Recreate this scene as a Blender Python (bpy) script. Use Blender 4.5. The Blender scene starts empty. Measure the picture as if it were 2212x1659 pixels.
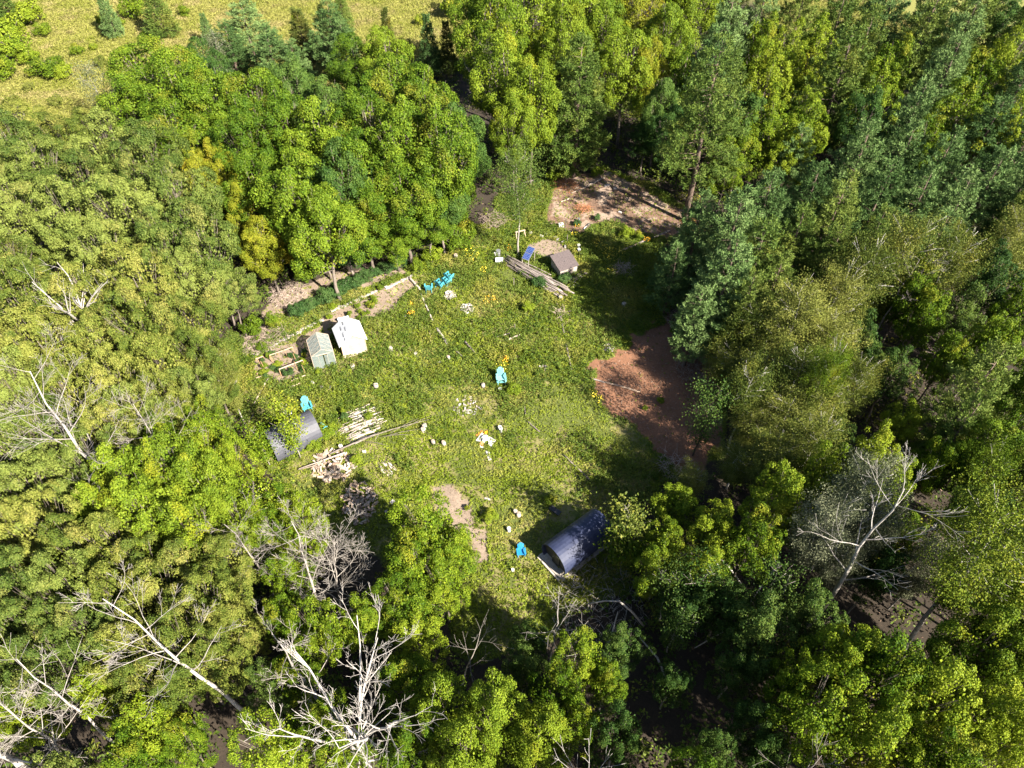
import bpy, math, random
import numpy as np
from mathutils import Vector
R_ = math.radians
scn = bpy.context.scene
# ------------------------------------------------------------------ camera, sky, sun, exposure
PITCH = R_(48); CH = 50.0; FPX = 1536.4            # drone camera: 50 m up, looking 48 degrees down
cam_d = bpy.data.cameras.new('camera'); cam = bpy.data.objects.new('camera', cam_d)
scn.collection.objects.link(cam); scn.camera = cam
cam.location = (0, 0, CH); cam.rotation_euler = (math.pi/2 - PITCH, 0, 0)
cam_d.sensor_width = 36; cam_d.lens = 36*FPX/2212; cam_d.clip_end = 3000; cam_d.clip_start = 0.5
SUN_EL = R_(38); SUN_AZ = math.atan2(0.74, -0.68)    # azimuth measured from +Y towards +X
scn.world = bpy.data.worlds.new('World'); scn.world.use_nodes = True
wn = scn.world.node_tree.nodes; wl = scn.world.node_tree.links
sky = wn.new('ShaderNodeTexSky'); sky.sky_type = 'NISHITA'; sky.sun_disc = False
sky.sun_elevation = SUN_EL; sky.sun_rotation = SUN_AZ
wl.new(sky.outputs[0], wn['Background'].inputs[0]); wn['Background'].inputs[1].default_value = 0.05
sd = bpy.data.lights.new('sun', 'SUN'); sd.energy = 5.0; sd.angle = R_(0.5); sd.color = (1, 0.93, 0.80)
so = bpy.data.objects.new('sun', sd); scn.collection.objects.link(so)
sv = Vector((math.sin(SUN_AZ)*math.cos(SUN_EL), math.cos(SUN_AZ)*math.cos(SUN_EL), math.sin(SUN_EL)))
so.rotation_euler = sv.to_track_quat('Z', 'Y').to_euler(); so.location = (60, -50, 80)
scn.view_settings.view_transform = 'Standard'; scn.view_settings.look = 'None'
scn.view_settings.exposure = 1.95; scn.view_settings.gamma = 1
scn.cycles.max_bounces = 4; scn.cycles.diffuse_bounces = 1; scn.cycles.transparent_max_bounces = 8

# ------------------------------------------------------------------ helpers
rng = np.random.default_rng(7); rnd = random.Random(5)
COL = scn.collection
def G(x, y, z=0.0):
    """point of the 2212 px wide photograph -> place in the world at height z"""
    d = Vector(((x-1106)/FPX, math.cos(PITCH) - (y-829.5)/FPX*math.sin(PITCH), -math.sin(PITCH) - (y-829.5)/FPX*math.cos(PITCH)))
    t = (z-CH)/d.z
    return Vector((d.x*t, d.y*t, z))
def P(p):
    q = Vector(p) - Vector((0, 0, CH))
    fz = q.y*math.cos(PITCH) - q.z*math.sin(PITCH); uz = q.y*math.sin(PITCH) + q.z*math.cos(PITCH)
    return 1106 + FPX*q.x/fz, 829.5 - FPX*uz/fz
K = 800/2212/1.736
def crop(ox, oy): return lambda x, y, z=0.0: G(ox/1.736 + x*K, oy/1.736 + y*K, z)
C1 = crop(900, 900); C2 = crop(1500, 850); C3 = crop(1850, 600); C4 = crop(900, 1400); C5 = crop(1600, 1400); C6 = crop(1800, 1800)

def new_obj(name, me, mats, parent=None):
    o = bpy.data.objects.new(name, me); COL.objects.link(o)
    if not isinstance(mats, (list, tuple)): mats = [mats]
    for m in mats: me.materials.append(m)
    if parent: o.parent = parent
    return o
def tag(o, label, cat, group=None, kind=None):
    if label: o['label'] = label
    if cat: o['category'] = cat
    if group: o['group'] = group
    if kind: o['kind'] = kind
    return o
def thing(name, label, cat, loc=(0, 0, 0), rz=0.0, group=None):
    o = bpy.data.objects.new(name, None); COL.objects.link(o); o.location = loc; o.rotation_euler = (0, 0, rz)
    o.empty_display_size = 0.3
    return tag(o, label, cat, group)
def copy_tree(o, parent=None):
    c = o.copy(); COL.objects.link(c); c.parent = parent
    for ch in list(o.children): copy_tree(ch, c)
    return c
def np_mesh(name, V, quads):
    me = bpy.data.meshes.new(name); n = len(quads); k = quads.shape[1]
    me.vertices.add(len(V)); me.vertices.foreach_set('co', V.astype(np.float32).ravel())
    me.loops.add(n*k); me.loops.foreach_set('vertex_index', quads.astype(np.int32).ravel())
    me.polygons.add(n); me.polygons.foreach_set('loop_start', np.arange(0, n*k, k, dtype=np.int32))
    me.update(calc_edges=True); return me
def unit(a): return a/np.maximum(np.linalg.norm(a, axis=1, keepdims=True), 1e-6)
def leaves(c, n, s, asp=0.6):
    """one rhombic leaf spray per centre c with normal n and length s"""
    N = len(c); r = unit(rng.normal(size=(N, 3))); t = unit(np.cross(n, r)); b = np.cross(n, t)
    s = (s*np.ones(N))[:, None]
    V = np.stack([c - t*s*.5, c + b*s*asp*.5 + n*s*.06, c + t*s*.5, c - b*s*asp*.5 + n*s*.06], 1).reshape(-1, 3)
    return V
def leaf_mesh(name, Vs):
    V = np.concatenate(Vs); return np_mesh(name, V, np.arange(len(V)).reshape(-1, 4))
class MB:
    """collects simple solids into one mesh"""
    def __init__(s): s.v = []; s.f = []
    def add(s, vs, fs): k = len(s.v); s.v += [tuple(v) for v in vs]; s.f += [tuple(i+k for i in f) for f in fs]
    def box(s, c, d, ax=None, rz=0.0):
        c = Vector(c); h = [x/2 for x in d]; cs, sn = math.cos(rz), math.sin(rz)
        X, Y, Z = ax if ax else (Vector((cs, sn, 0)), Vector((-sn, cs, 0)), Vector((0, 0, 1)))
        p = [c + X*(sx*h[0]) + Y*(sy*h[1]) + Z*(sz*h[2]) for sz in (-1, 1) for sx, sy in ((-1, -1), (1, -1), (1, 1), (-1, 1))]
        s.add(p, [(3, 2, 1, 0), (4, 5, 6, 7), (0, 1, 5, 4), (1, 2, 6, 5), (2, 3, 7, 6), (3, 0, 4, 7)]); return s
    def bar(s, a, b, w, h, up=(0, 0, 1)):
        a = Vector(a); b = Vector(b); X = (b-a); L = X.length; X.normalize(); Y = Vector(up).cross(X)
        if Y.length < 1e-4: Y = Vector((0, 1, 0)).cross(X)
        Y.normalize(); Z = X.cross(Y); return s.box((a+b)/2, (L, w, h), (X, Y, Z))
    def tube(s, pts, rad, n=6, cap=True):
        pts = [Vector(p) for p in pts]; k0 = len(s.v); m = len(pts)
        if not hasattr(rad, '__len__'): rad = [rad]*m
        ref = None
        for i, p in enumerate(pts):
            d = (pts[min(i+1, m-1)] - pts[max(i-1, 0)]); d.normalize()
            if ref is None: ref = d.orthogonal()
            u = ref - d*ref.dot(d)
            if u.length < 1e-5: u = d.orthogonal()
            u.normalize(); ref = u; w = d.cross(u)
            for j in range(n):
                a = 2*math.pi*j/n; s.v.append(tuple(p + (u*math.cos(a) + w*math.sin(a))*rad[i]))
        for i in range(m-1):
            for j in range(n):
                a = k0+i*n+j; b = k0+i*n+(j+1) % n; s.f.append((a, b, b+n, a+n))
        if cap: s.f.append(tuple(k0+j for j in reversed(range(n)))); s.f.append(tuple(k0+(m-1)*n+j for j in range(n)))
        return s
    def prism(s, prof, a, b, X, Y):
        """profile points (x,y) in axes X,Y swept from a to b"""
        n = len(prof); A = [Vector(a)+X*p[0]+Y*p[1] for p in prof]; B = [Vector(b)+X*p[0]+Y*p[1] for p in prof]
        s.add(A+B, [tuple(range(n))[::-1], tuple(range(n, 2*n))] + [(i, (i+1) % n, n+(i+1) % n, n+i) for i in range(n)]); return s
    def build(s, name, mat, parent=None, smooth=False):
        me = bpy.data.meshes.new(name); me.from_pydata(s.v, [], s.f); me.update()
        if smooth:
            for p in me.polygons: p.use_smooth = True
        return new_obj(name, me, mat, parent)

# ------------------------------------------------------------------ materials
def nodes(name):
    m = bpy.data.materials.new(name); m.use_nodes = True; nt = m.node_tree; return m, nt, nt.nodes['Principled BSDF']
def ramp(nt, stops, src):
    r = nt.nodes.new('ShaderNodeValToRGB'); e = r.color_ramp.elements
    while len(e) < len(stops): e.new(0.5)
    for i, (p, c) in enumerate(stops): e[i].position = p; e[i].color = (*c, 1)
    nt.links.new(src, r.inputs[0]); return r.outputs[0]
def noise(nt, vec, scale, det=3, rough=.6):
    n = nt.nodes.new('ShaderNodeTexNoise'); n.inputs['Scale'].default_value = scale; n.inputs['Detail'].default_value = det
    n.inputs['Roughness'].default_value = rough
    if vec is not None: nt.links.new(vec, n.inputs['Vector'])
    return n.outputs[0]
def mixc(nt, fac, a, b, typ='MIX'):
    m = nt.nodes.new('ShaderNodeMix'); m.data_type = 'RGBA'; m.blend_type = typ
    if isinstance(fac, float): m.inputs[0].default_value = fac
    else: nt.links.new(fac, m.inputs[0])
    for s, i in ((a, 6), (b, 7)):
        if isinstance(s, tuple): m.inputs[i].default_value = (*s, 1)
        else: nt.links.new(s, m.inputs[i])
    return m.outputs[2]
def math_n(nt, op, a, b, clamp=False):
    m = nt.nodes.new('ShaderNodeMath'); m.operation = op; m.use_clamp = clamp
    for s, i in ((a, 0), (b, 1)):
        if isinstance(s, (int, float)): m.inputs[i].default_value = s
        else: nt.links.new(s, m.inputs[i])
    return m.outputs[0]
def leaf_mat(name, cols, alt=None, altamt=.15, transl=.17, patch=.35):
    """cols: dark, mid, light leaf colours; alt: colour of turning branches; hue differs per tree, per branch and per leaf"""
    m, nt, b = nodes(name); N = nt.nodes; L = nt.links
    geo = N.new('ShaderNodeNewGeometry'); oi = N.new('ShaderNodeObjectInfo'); tc = N.new('ShaderNodeTexCoord')
    add = N.new('ShaderNodeVectorMath'); add.operation = 'ADD'; L.new(tc.outputs['Object'], add.inputs[0])
    cx = N.new('ShaderNodeCombineXYZ'); L.new(math_n(nt, 'MULTIPLY', oi.outputs['Random'], 50), cx.inputs[0]); L.new(cx.outputs[0], add.inputs[1])
    n1 = noise(nt, add.outputs[0], patch, 2)
    f = math_n(nt, 'ADD', math_n(nt, 'MULTIPLY', n1, .9), math_n(nt, 'MULTIPLY', geo.outputs['Random Per Island'], .45))
    f = math_n(nt, 'ADD', f, math_n(nt, 'MULTIPLY', math_n(nt, 'SUBTRACT', oi.outputs['Random'], .5), .45))
    c = ramp(nt, [(.35, cols[0]), (.65, cols[1]), (.95, cols[2])], f)
    if alt:
        n2 = noise(nt, add.outputs[0], .22, 1)
        k = math_n(nt, 'MULTIPLY', math_n(nt, 'SUBTRACT', math_n(nt, 'ADD', n2, altamt), .58), 7, True)
        k = math_n(nt, 'MULTIPLY', k, math_n(nt, 'ADD', geo.outputs['Random Per Island'], .1, True))
        c = mixc(nt, k, c, alt)
    L.new(c, b.inputs['Base Color']); b.inputs['Roughness'].default_value = .55
    b.inputs['Specular IOR Level'].default_value = .10
    tr = N.new('ShaderNodeBsdfTranslucent'); L.new(c, tr.inputs[0]); mx = N.new('ShaderNodeMixShader'); mx.inputs[0].default_value = transl
    L.new(b.outputs[0], mx.inputs[1]); L.new(tr.outputs[0], mx.inputs[2]); L.new(mx.outputs[0], N['Material Output'].inputs[0])
    return m
def solid(name, c1, c2, scale=4, rough=.8, metal=0.0, bump=.0, obj=True):
    m, nt, b = nodes(name); tc = nt.nodes.new('ShaderNodeTexCoord'); v = tc.outputs['Object']
    n = noise(nt, v, scale, 5, .65); oi = nt.nodes.new('ShaderNodeObjectInfo')
    f = math_n(nt, 'ADD', n, math_n(nt, 'MULTIPLY', math_n(nt, 'SUBTRACT', oi.outputs['Random'], .5), .3))
    nt.links.new(ramp(nt, [(.3, c1), (.7, c2)], f), b.inputs['Base Color'])
    b.inputs['Roughness'].default_value = rough; b.inputs['Metallic'].default_value = metal
    if bump:
        bp = nt.nodes.new('ShaderNodeBump'); bp.inputs['Strength'].default_value = bump; bp.inputs['Distance'].default_value = .03
        nt.links.new(n, bp.inputs['Height']); nt.links.new(bp.outputs[0], b.inputs['Normal'])
    return m
M = {}
M['maple'] = leaf_mat('maple_leaves', ((.036, .078, .006), (.080, .135, .009), (.155, .215, .016)), (.20, .19, .02), .0)
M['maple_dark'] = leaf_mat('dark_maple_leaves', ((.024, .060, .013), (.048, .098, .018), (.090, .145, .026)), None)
M['lime'] = leaf_mat('lime_leaves', ((.055, .100, .008), (.105, .160, .011), (.18, .235, .018)), (.25, .25, .016), .0)
M['yellow'] = leaf_mat('yellow_leaves', ((.09, .12, .009), (.155, .18, .012), (.24, .235, .02)), (.27, .19, .015), .02)
M['oak'] = leaf_mat('oak_leaves', ((.045, .078, .014), (.095, .130, .024), (.180, .215, .045)), (.20, .20, .05), .02)
M['oak_yellow'] = leaf_mat('pale_oak_leaves', ((.052, .082, .013), (.105, .135, .020), (.20, .21, .042)), (.26, .24, .06), .04)
M['ash'] = leaf_mat('ash_leaves', ((.036, .078, .005), (.095, .150, .008), (.20, .25, .018)), (.24, .23, .02), .0)
M['ash_dark'] = leaf_mat('shade_toned_ash_leaves', ((.018, .045, .009), (.040, .080, .014), (.090, .13, .024)), None)  # darker copy of the ash colours, shade put into the leaf colour
M['birch'] = leaf_mat('birch_leaves', ((.045, .070, .012), (.095, .120, .018), (.19, .20, .045)), (.20, .19, .03), .02, patch=.6)
M['birch_gold'] = leaf_mat('golden_birch_leaves', ((.045, .08, .007), (.085, .125, .010), (.16, .19, .018)), (.20, .19, .015), .0)
M['sage'] = leaf_mat('grey_green_leaves', ((.06, .075, .035), (.12, .135, .07), (.22, .23, .14)), None)
M['pine'] = leaf_mat('blue_pine_needles', ((.040, .080, .022), (.085, .150, .042), (.17, .245, .080)), None, transl=.12)
M['pine_green'] = leaf_mat('green_pine_needles', ((.050, .090, .016), (.105, .155, .028), (.19, .235, .050)), (.17, .18, .03), .0, transl=.12)
M['cedar'] = leaf_mat('cedar_sprays', ((.025, .042, .010), (.05, .07, .014), (.10, .12, .026)), (.18, .13, .02), .02, transl=.1)
M['shrub'] = leaf_mat('shrub_leaves', ((.055, .095, .007), (.115, .17, .011), (.20, .25, .02)), (.30, .28, .03), .03, patch=.8)
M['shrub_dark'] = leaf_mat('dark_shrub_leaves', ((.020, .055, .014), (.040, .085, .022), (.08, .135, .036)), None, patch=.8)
M['bark'] = solid('bark', (.09, .07, .055), (.22, .18, .15), 5, .95)
M['pine_bark'] = solid('pine_bark', (.055, .04, .03), (.15, .105, .08), 4, .95)
M['white_bark'] = solid('white_bark', (.24, .215, .19), (.56, .52, .48), 2.5, .8)
M['grey_bark'] = solid('weathered_grey_wood', (.15, .13, .115), (.36, .32, .28), 3, .9)
M['bleach_bark'] = solid('bleached_wood', (.20, .175, .16), (.44, .40, .365), 3, .9)
M['pole'] = solid('weathered_pole', (.10, .08, .07), (.30, .25, .225), 5, .9)
M['log'] = solid('peeled_log', (.22, .17, .13), (.48, .40, .34), 6, .85)
M['split'] = solid('split_wood', (.20, .13, .09), (.48, .36, .27), 5, .9)
M['stone'] = solid('field_stone', (.18, .15, .13), (.42, .36, .32), 7, .95, bump=.4)
M['stone_pale'] = solid('pale_stone', (.26, .235, .225), (.52, .48, .46), 9, .95, bump=.4)
M['lumber'] = solid('fresh_lumber', (.40, .29, .20), (.58, .44, .33), 6, .8)
M['ply'] = solid('plywood', (.40, .32, .22), (.54, .46, .35), 2.2, .75)
M['wrap'] = solid('white_roof_wrap', (.46, .47, .52), (.56, .575, .62), 3, .6, bump=.15)
M['ink'] = solid('black_print', (.03, .03, .04), (.05, .05, .07), 8, .6)
M['inkgrey'] = solid('grey_print', (.35, .36, .42), (.45, .46, .52), 8, .6)
M['teal'] = solid('turquoise_plastic', (.05, .28, .35), (.09, .36, .42), 6, .5)
M['teal2'] = solid('faded_teal_plastic', (.10, .30, .32), (.20, .48, .48), 6, .5)
M['blue'] = solid('sky_blue_plastic', (.01, .17, .40), (.02, .22, .48), 6, .5)
M['charcoal'] = solid('charcoal_membrane', (.05, .052, .066), (.085, .086, .105), 2.5, .6)
M['navy'] = solid('navy_membrane', (.014, .020, .055), (.032, .040, .085), 2.0, .62)
M['black'] = solid('black_paint', (.012, .012, .016), (.03, .03, .036), 4, .6)
M['metal'] = solid('galvanised_steel', (.45, .47, .48), (.65, .66, .67), 6, .35, .8)
M['white'] = solid('white_plastic', (.55, .55, .54), (.66, .66, .65), 6, .5)
M['whiteboard'] = solid('white_board', (.50, .45, .43), (.62, .58, .56), 5, .7)
M['orange'] = solid('orange_plastic', (.70, .16, .05), (.85, .26, .10), 6, .6)
M['shingle'] = solid('brown_roofing', (.05, .04, .042), (.13, .10, .098), 9, .9, bump=.5)
M['greywood'] = solid('grey_boards', (.24, .21, .18), (.45, .40, .35), 6, .9)
M['wire'] = solid('rusty_wire', (.30, .17, .09), (.55, .34, .18), 6, .8)
M['glasspane'] = solid('window_glass', (.03, .04, .05), (.06, .08, .10), 3, .08)
M['orange_fl'] = solid('orange_petals', (.85, .32, .01), (.9, .5, .03), 6, .6)
M['yellow_fl'] = solid('yellow_petals', (.75, .55, .03), (.9, .72, .05), 6, .6)
M['litter'] = solid('dead_leaves', (.20, .08, .03), (.40, .17, .08), 3, .9)
M['brush'] = solid('dry_brush', (.16, .12, .095), (.40, .31, .26), 3, .9)
# translucent greenhouse film
m, nt, b = nodes('greenhouse_film'); b.inputs['Base Color'].default_value = (.30, .35, .345, 1); b.inputs['Roughness'].default_value = .3
tp = nt.nodes.new('ShaderNodeBsdfTransparent'); mx = nt.nodes.new('ShaderNodeMixShader'); mx.inputs[0].default_value = .5
tc = nt.nodes.new('ShaderNodeTexCoord'); nn = noise(nt, tc.outputs['Object'], 2.5, 3)
nt.links.new(math_n(nt, 'ADD', math_n(nt, 'MULTIPLY', nn, .30), .52), mx.inputs[0])
nt.links.new(b.outputs[0], mx.inputs[1]); nt.links.new(tp.outputs[0], mx.inputs[2]); nt.links.new(mx.outputs[0], nt.nodes['Material Output'].inputs[0]); M['film'] = m
# solar cells
m, nt, b = nodes('solar_cells'); tc = nt.nodes.new('ShaderNodeTexCoord'); bk = nt.nodes.new('ShaderNodeTexBrick')
nt.links.new(tc.outputs['Object'], bk.inputs['Vector']); bk.offset = 0; bk.inputs['Scale'].default_value = 1
bk.inputs['Color1'].default_value = (.012, .03, .14, 1); bk.inputs['Color2'].default_value = (.02, .04, .18, 1); bk.inputs['Mortar'].default_value = (.22, .28, .42, 1)
bk.inputs['Mortar Size'].default_value = .006; bk.inputs['Brick Width'].default_value = .16; bk.inputs['Row Height'].default_value = .16
nt.links.new(bk.outputs[0], b.inputs['Base Color']); b.inputs['Roughness'].default_value = .15; M['solar'] = m

# ------------------------------------------------------------------ zones of the ground
def vnoise(x, y, sc, seed=0):
    x = x/sc; y = y/sc; xi = np.floor(x).astype(np.int64); yi = np.floor(y).astype(np.int64); fx = x-xi; fy = y-yi
    fx = fx*fx*(3-2*fx); fy = fy*fy*(3-2*fy)
    def h(a, b):
        n = (a*374761393 + b*668265263 + seed*982451653) & 0x7fffffff
        n = ((n ^ (n >> 13))*1274126177) & 0x7fffffff; return ((n ^ (n >> 16)) & 0xffff)/65535.0
    return (h(xi, yi)*(1-fx)+h(xi+1, yi)*fx)*(1-fy) + (h(xi, yi+1)*(1-fx)+h(xi+1, yi+1)*fx)*fy
def fbm(x, y, sc, seed=0): return (vnoise(x, y, sc, seed) + .5*vnoise(x, y, sc/2.1, seed+1) + .25*vnoise(x, y, sc/4.3, seed+2))/1.75
def poly(pts): return np.array([G(*p)[:2] for p in pts])
def inside(x, y, pl):
    r = np.zeros(x.shape, bool); n = len(pl); j = n-1
    for i in range(n):
        xi, yi = pl[i]; xj, yj = pl[j]
        r ^= ((yi > y) != (yj > y)) & (x < (xj-xi)*(y-yi)/(yj-yi+1e-12)+xi); j = i
    return r
def zone(x, y, pl, warp=1.0, seed=0):
    dx = (fbm(x, y, 2.5, seed)-.5)*2*warp*2; dy = (fbm(x, y, 2.5, seed+9)-.5)*2*warp*2
    return inside(x+dx, y+dy, pl)
CLEAR = poly([(470, 850), (500, 740), (545, 720), (610, 640), (690, 620), (860, 590), (930, 540), (1050, 480), (1075, 420), (1180, 385), (1310, 360), (1420, 410), (1520, 470),
              (1440, 540), (1440, 650), (1520, 740), (1580, 880), (1560, 980), (1450, 1040), (1370, 1090), (1420, 1150), (1350, 1290), (1240, 1340), (1120, 1400), (980, 1420), (930, 1300),
              (830, 1200), (760, 1180), (640, 1100), (560, 1010), (520, 930)])
FIELD = poly([(-700, 420), (-300, 250), (0, 300), (120, 290), (230, 250), (250, 150), (330, 95), (440, 120), (560, 170), (700, 130), (800, 60), (870, 110), (930, 140), (1000, 130), (1010, 0), (1030, -140), (900, -260), (-1500, -260)])
FIELD2 = poly([(640, 120), (700, 100), (760, 160), (750, 200), (690, 180)])
FIELD3 = poly([(1400, -10), (2260, -10), (2500, -30), (2700, -200), (1000, -260), (1100, -80)])
NEEDLE = poly([(1300, 780), (1390, 715), (1450, 690), (1520, 760), (1580, 890), (1560, 970), (1490, 1020), (1440, 1020), (1380, 960), (1290, 880)])
BROWN = poly([(1185, 410), (1210, 385), (1300, 365), (1400, 410), (1500, 470), (1470, 510), (1380, 510), (1310, 475), (1250, 500), (1190, 490)])
DIRTS = [poly(p) for p in (
    [(690, 690), (790, 640), (880, 600), (905, 612), (850, 665), (780, 690), (720, 712)],
    [(930, 1050), (985, 1040), (1020, 1085), (1015, 1150), (985, 1160), (945, 1100)],
    [(1010, 1130), (1050, 1140), (1060, 1210), (1030, 1220)],
    [(1140, 530), (1175, 517), (1215, 530), (1245, 556), (1210, 566), (1160, 552)],
    [(640, 730), (690, 700), (720, 720), (700, 760), (650, 800)],
    [(530, 750), (600, 700), (650, 640), (630, 600), (600, 640), (540, 720)],
    [(600, 640), (720, 590), (860, 570), (880, 590), (700, 640), (620, 690)],
    [(555, 770), (640, 740), (670, 800), (600, 820), (560, 800)])]
def classify(x, y):
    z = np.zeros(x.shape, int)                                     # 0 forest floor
    z[zone(x, y, FIELD, 1.6, 3) | zone(x, y, FIELD2, .5, 4) | zone(x, y, FIELD3, 1, 5)] = 2
    z[(y > 112) & ((x > 45) | (x < -5))] = 2
    z[zone(x, y, CLEAR, .7, 1)] = 1
    z[(z == 1) & zone(x, y, BROWN, .6, 6)] = 3
    z[zone(x, y, NEEDLE, 1.5, 7)] = 4
    for i, d in enumerate(DIRTS): z[zone(x, y, d, .35, 20+i)] = 5
    return z
# ------------------------------------------------------------------ ground: one sheet, finely divided round the clearing
def axis(lo, a, b, hi, fine):
    mid = np.arange(a, b, fine); out = [mid]
    def grow(st, end, sg):
        r = []; p = st; d = fine
        while (p-end)*sg < 0: d *= 1.12; p += sg*d; r.append(p)
        return np.array(r)
    return np.concatenate([grow(a, lo, -1)[::-1], mid, grow(b-fine, hi, 1)])
gx = axis(-900, -34, 30, 900, .22); gy = axis(-300, 12, 90, 1500, .22)
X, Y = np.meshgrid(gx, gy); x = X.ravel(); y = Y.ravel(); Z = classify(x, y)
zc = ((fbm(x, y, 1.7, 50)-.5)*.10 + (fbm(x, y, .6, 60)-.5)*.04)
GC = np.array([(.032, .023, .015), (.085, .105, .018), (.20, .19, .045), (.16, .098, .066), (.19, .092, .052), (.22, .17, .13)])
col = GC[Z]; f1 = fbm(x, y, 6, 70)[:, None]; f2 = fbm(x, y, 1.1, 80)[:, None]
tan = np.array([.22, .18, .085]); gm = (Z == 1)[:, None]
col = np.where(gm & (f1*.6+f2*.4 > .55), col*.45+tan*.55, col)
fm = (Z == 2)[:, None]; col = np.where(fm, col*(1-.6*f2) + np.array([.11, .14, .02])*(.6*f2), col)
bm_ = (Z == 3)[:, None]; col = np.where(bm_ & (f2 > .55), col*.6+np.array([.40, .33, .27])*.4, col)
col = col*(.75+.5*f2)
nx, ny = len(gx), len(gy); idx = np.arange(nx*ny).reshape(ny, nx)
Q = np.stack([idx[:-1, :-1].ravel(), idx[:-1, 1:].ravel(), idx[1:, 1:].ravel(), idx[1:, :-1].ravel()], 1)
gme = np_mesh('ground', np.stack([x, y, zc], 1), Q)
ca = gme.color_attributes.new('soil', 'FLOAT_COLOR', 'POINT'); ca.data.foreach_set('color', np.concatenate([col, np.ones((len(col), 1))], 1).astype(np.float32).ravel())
m, nt, b = nodes('soil_and_turf'); at = nt.nodes.new('ShaderNodeAttribute'); at.attribute_name = 'soil'
tc = nt.nodes.new('ShaderNodeTexCoord'); n1 = noise(nt, tc.outputs['Object'], 5, 8, .75); n2 = noise(nt, tc.outputs['Object'], 28, 3, .7)
v = ramp(nt, [(.3, (.45, .45, .45)), (.7, (1.5, 1.45, 1.4))], math_n(nt, 'ADD', math_n(nt, 'MULTIPLY', n1, .6), math_n(nt, 'MULTIPLY', n2, .4)))
nt.links.new(mixc(nt, 1.0, at.outputs['Color'], v, 'MULTIPLY'), b.inputs['Base Color']); b.inputs['Roughness'].default_value = 1
bp = nt.nodes.new('ShaderNodeBump'); bp.inputs['Strength'].default_value = .8; bp.inputs['Distance'].default_value = .06; nt.links.new(n1, bp.inputs['Height']); nt.links.new(bp.outputs[0], b.inputs['Normal'])
tag(new_obj('ground', gme, m), None, None, kind='structure')

# ------------------------------------------------------------------ grass, weeds and undergrowth (stuff)
def area_pts(n, x0, x1, y0, y1): return rng.uniform(x0, x1, n), rng.uniform(y0, y1, n)
def tufts(name, mat, x, y, h, s, per, spread, asp=.35, up=.5):
    """per leaves for each tuft at x,y with height h and leaf length s"""
    N = len(x); c = np.repeat(np.stack([x, y, np.zeros(N)], 1), per, 0); hh = np.repeat(h*np.ones(N), per)
    u = rng.random(N*per); c[:, 2] = hh*(.1+.9*u); a = rng.uniform(0, 6.283, N*per); r = np.repeat(spread*np.ones(N), per)*np.sqrt(rng.random(N*per))*(1.1-.5*u)
    c[:, 0] += r*np.cos(a); c[:, 1] += r*np.sin(a)
    n = unit(rng.normal(size=(N*per, 3)) + np.array([0, 0, up]))
    ss = np.repeat(s*np.ones(N), per)*rng.uniform(.6, 1.3, N*per)
    return new_obj(name, leaf_mesh(name, [leaves(c, n, ss, asp)]), mat)
M['grass'] = leaf_mat('lawn_grass', ((.065, .115, .007), (.135, .185, .013), (.24, .28, .03)), (.34, .30, .09), .06, patch=.45)
M['weeds'] = leaf_mat('weed_leaves', ((.045, .085, .012), (.095, .14, .020), (.18, .21, .045)), (.28, .25, .05), .04, patch=.5)
M['field'] = leaf_mat('field_grass', ((.11, .145, .014), (.19, .215, .028), (.30, .285, .08)), (.34, .27, .13), .07, patch=.12)
M['under'] = leaf_mat('undergrowth_leaves', ((.022, .048, .008), (.050, .085, .012), (.11, .14, .022)), (.22, .20, .03), .02)
xs, ys = area_pts(230000, -31, 27, 14, 84); zz = classify(xs, ys); lush = fbm(xs, ys, 4, 70)
keep = (zz == 1) & (rng.random(len(xs)) < .55 + 1.2*(lush-.3)) | ((zz == 3) | (zz == 5)) & (rng.random(len(xs)) < .12) & (lush > .4) | (zz == 4) & (rng.random(len(xs)) < .012)
xs, ys, lush = xs[keep], ys[keep], lush[keep]
hg = .07+.16*fbm(xs, ys, 1.6, 90)**1.5*1.8
o = tufts('grass', M['grass'], xs, ys, hg, .15+.1*lush, 4, .13, .3, .5); tag(o, 'bright green tufty grass covering the floor of the clearing', 'grass', kind='stuff')
# taller weeds in the back half and along the edges
xs, ys = area_pts(60000, -31, 27, 14, 84); zz = classify(xs, ys); f = fbm(xs, ys, 3.2, 200); back = np.clip((ys-41-.25*xs)/6, 0, 1)+.5*np.clip((xs-2)/6, 0, 1)
keep = (zz == 1) & (rng.random(len(xs)) < np.clip((f-.56+.34*back)*3.5, 0, .95)); xs, ys, f = xs[keep], ys[keep], f[keep]
o = tufts('weeds', M['weeds'], xs, ys, .25+.55*fbm(xs, ys, 1.4, 210), .17, 14, .22, .45, .7); tag(o, 'tall leafy weeds growing in patches between the log borders', 'weeds', kind='stuff')
# dry field
xs, ys = area_pts(420000, -110, 70, 66, 165); zz = classify(xs, ys); keep = (zz == 2); xs, ys = xs[keep], ys[keep]
o = tufts('field_grass', M['field'], xs, ys, .25+.5*fbm(xs, ys, 3, 220), .42, 3, .35, .16, .5); tag(o, 'tall dry yellow-green meadow grass beyond the trees', 'meadow grass', kind='stuff')
# undergrowth of the forest floor
xs, ys = area_pts(42000, -75, 75, 6, 120); zz = classify(xs, ys); f = fbm(xs, ys, 6, 230)
dark = np.clip((xs-8)/10, 0, 1)*(ys < 60)
keep = (zz == 0) & (rng.random(len(xs)) < np.clip((f-.22)*2.4, 0, 1)*(1-.45*dark)); xs, ys = xs[keep], ys[keep]
o = tufts('undergrowth', M['under'], xs, ys, .3+1.7*fbm(xs, ys, 2.2, 240), .27, 16, .5, .55, .8); tag(o, 'low leafy undergrowth on the shaded forest floor', 'undergrowth', kind='stuff')
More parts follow.
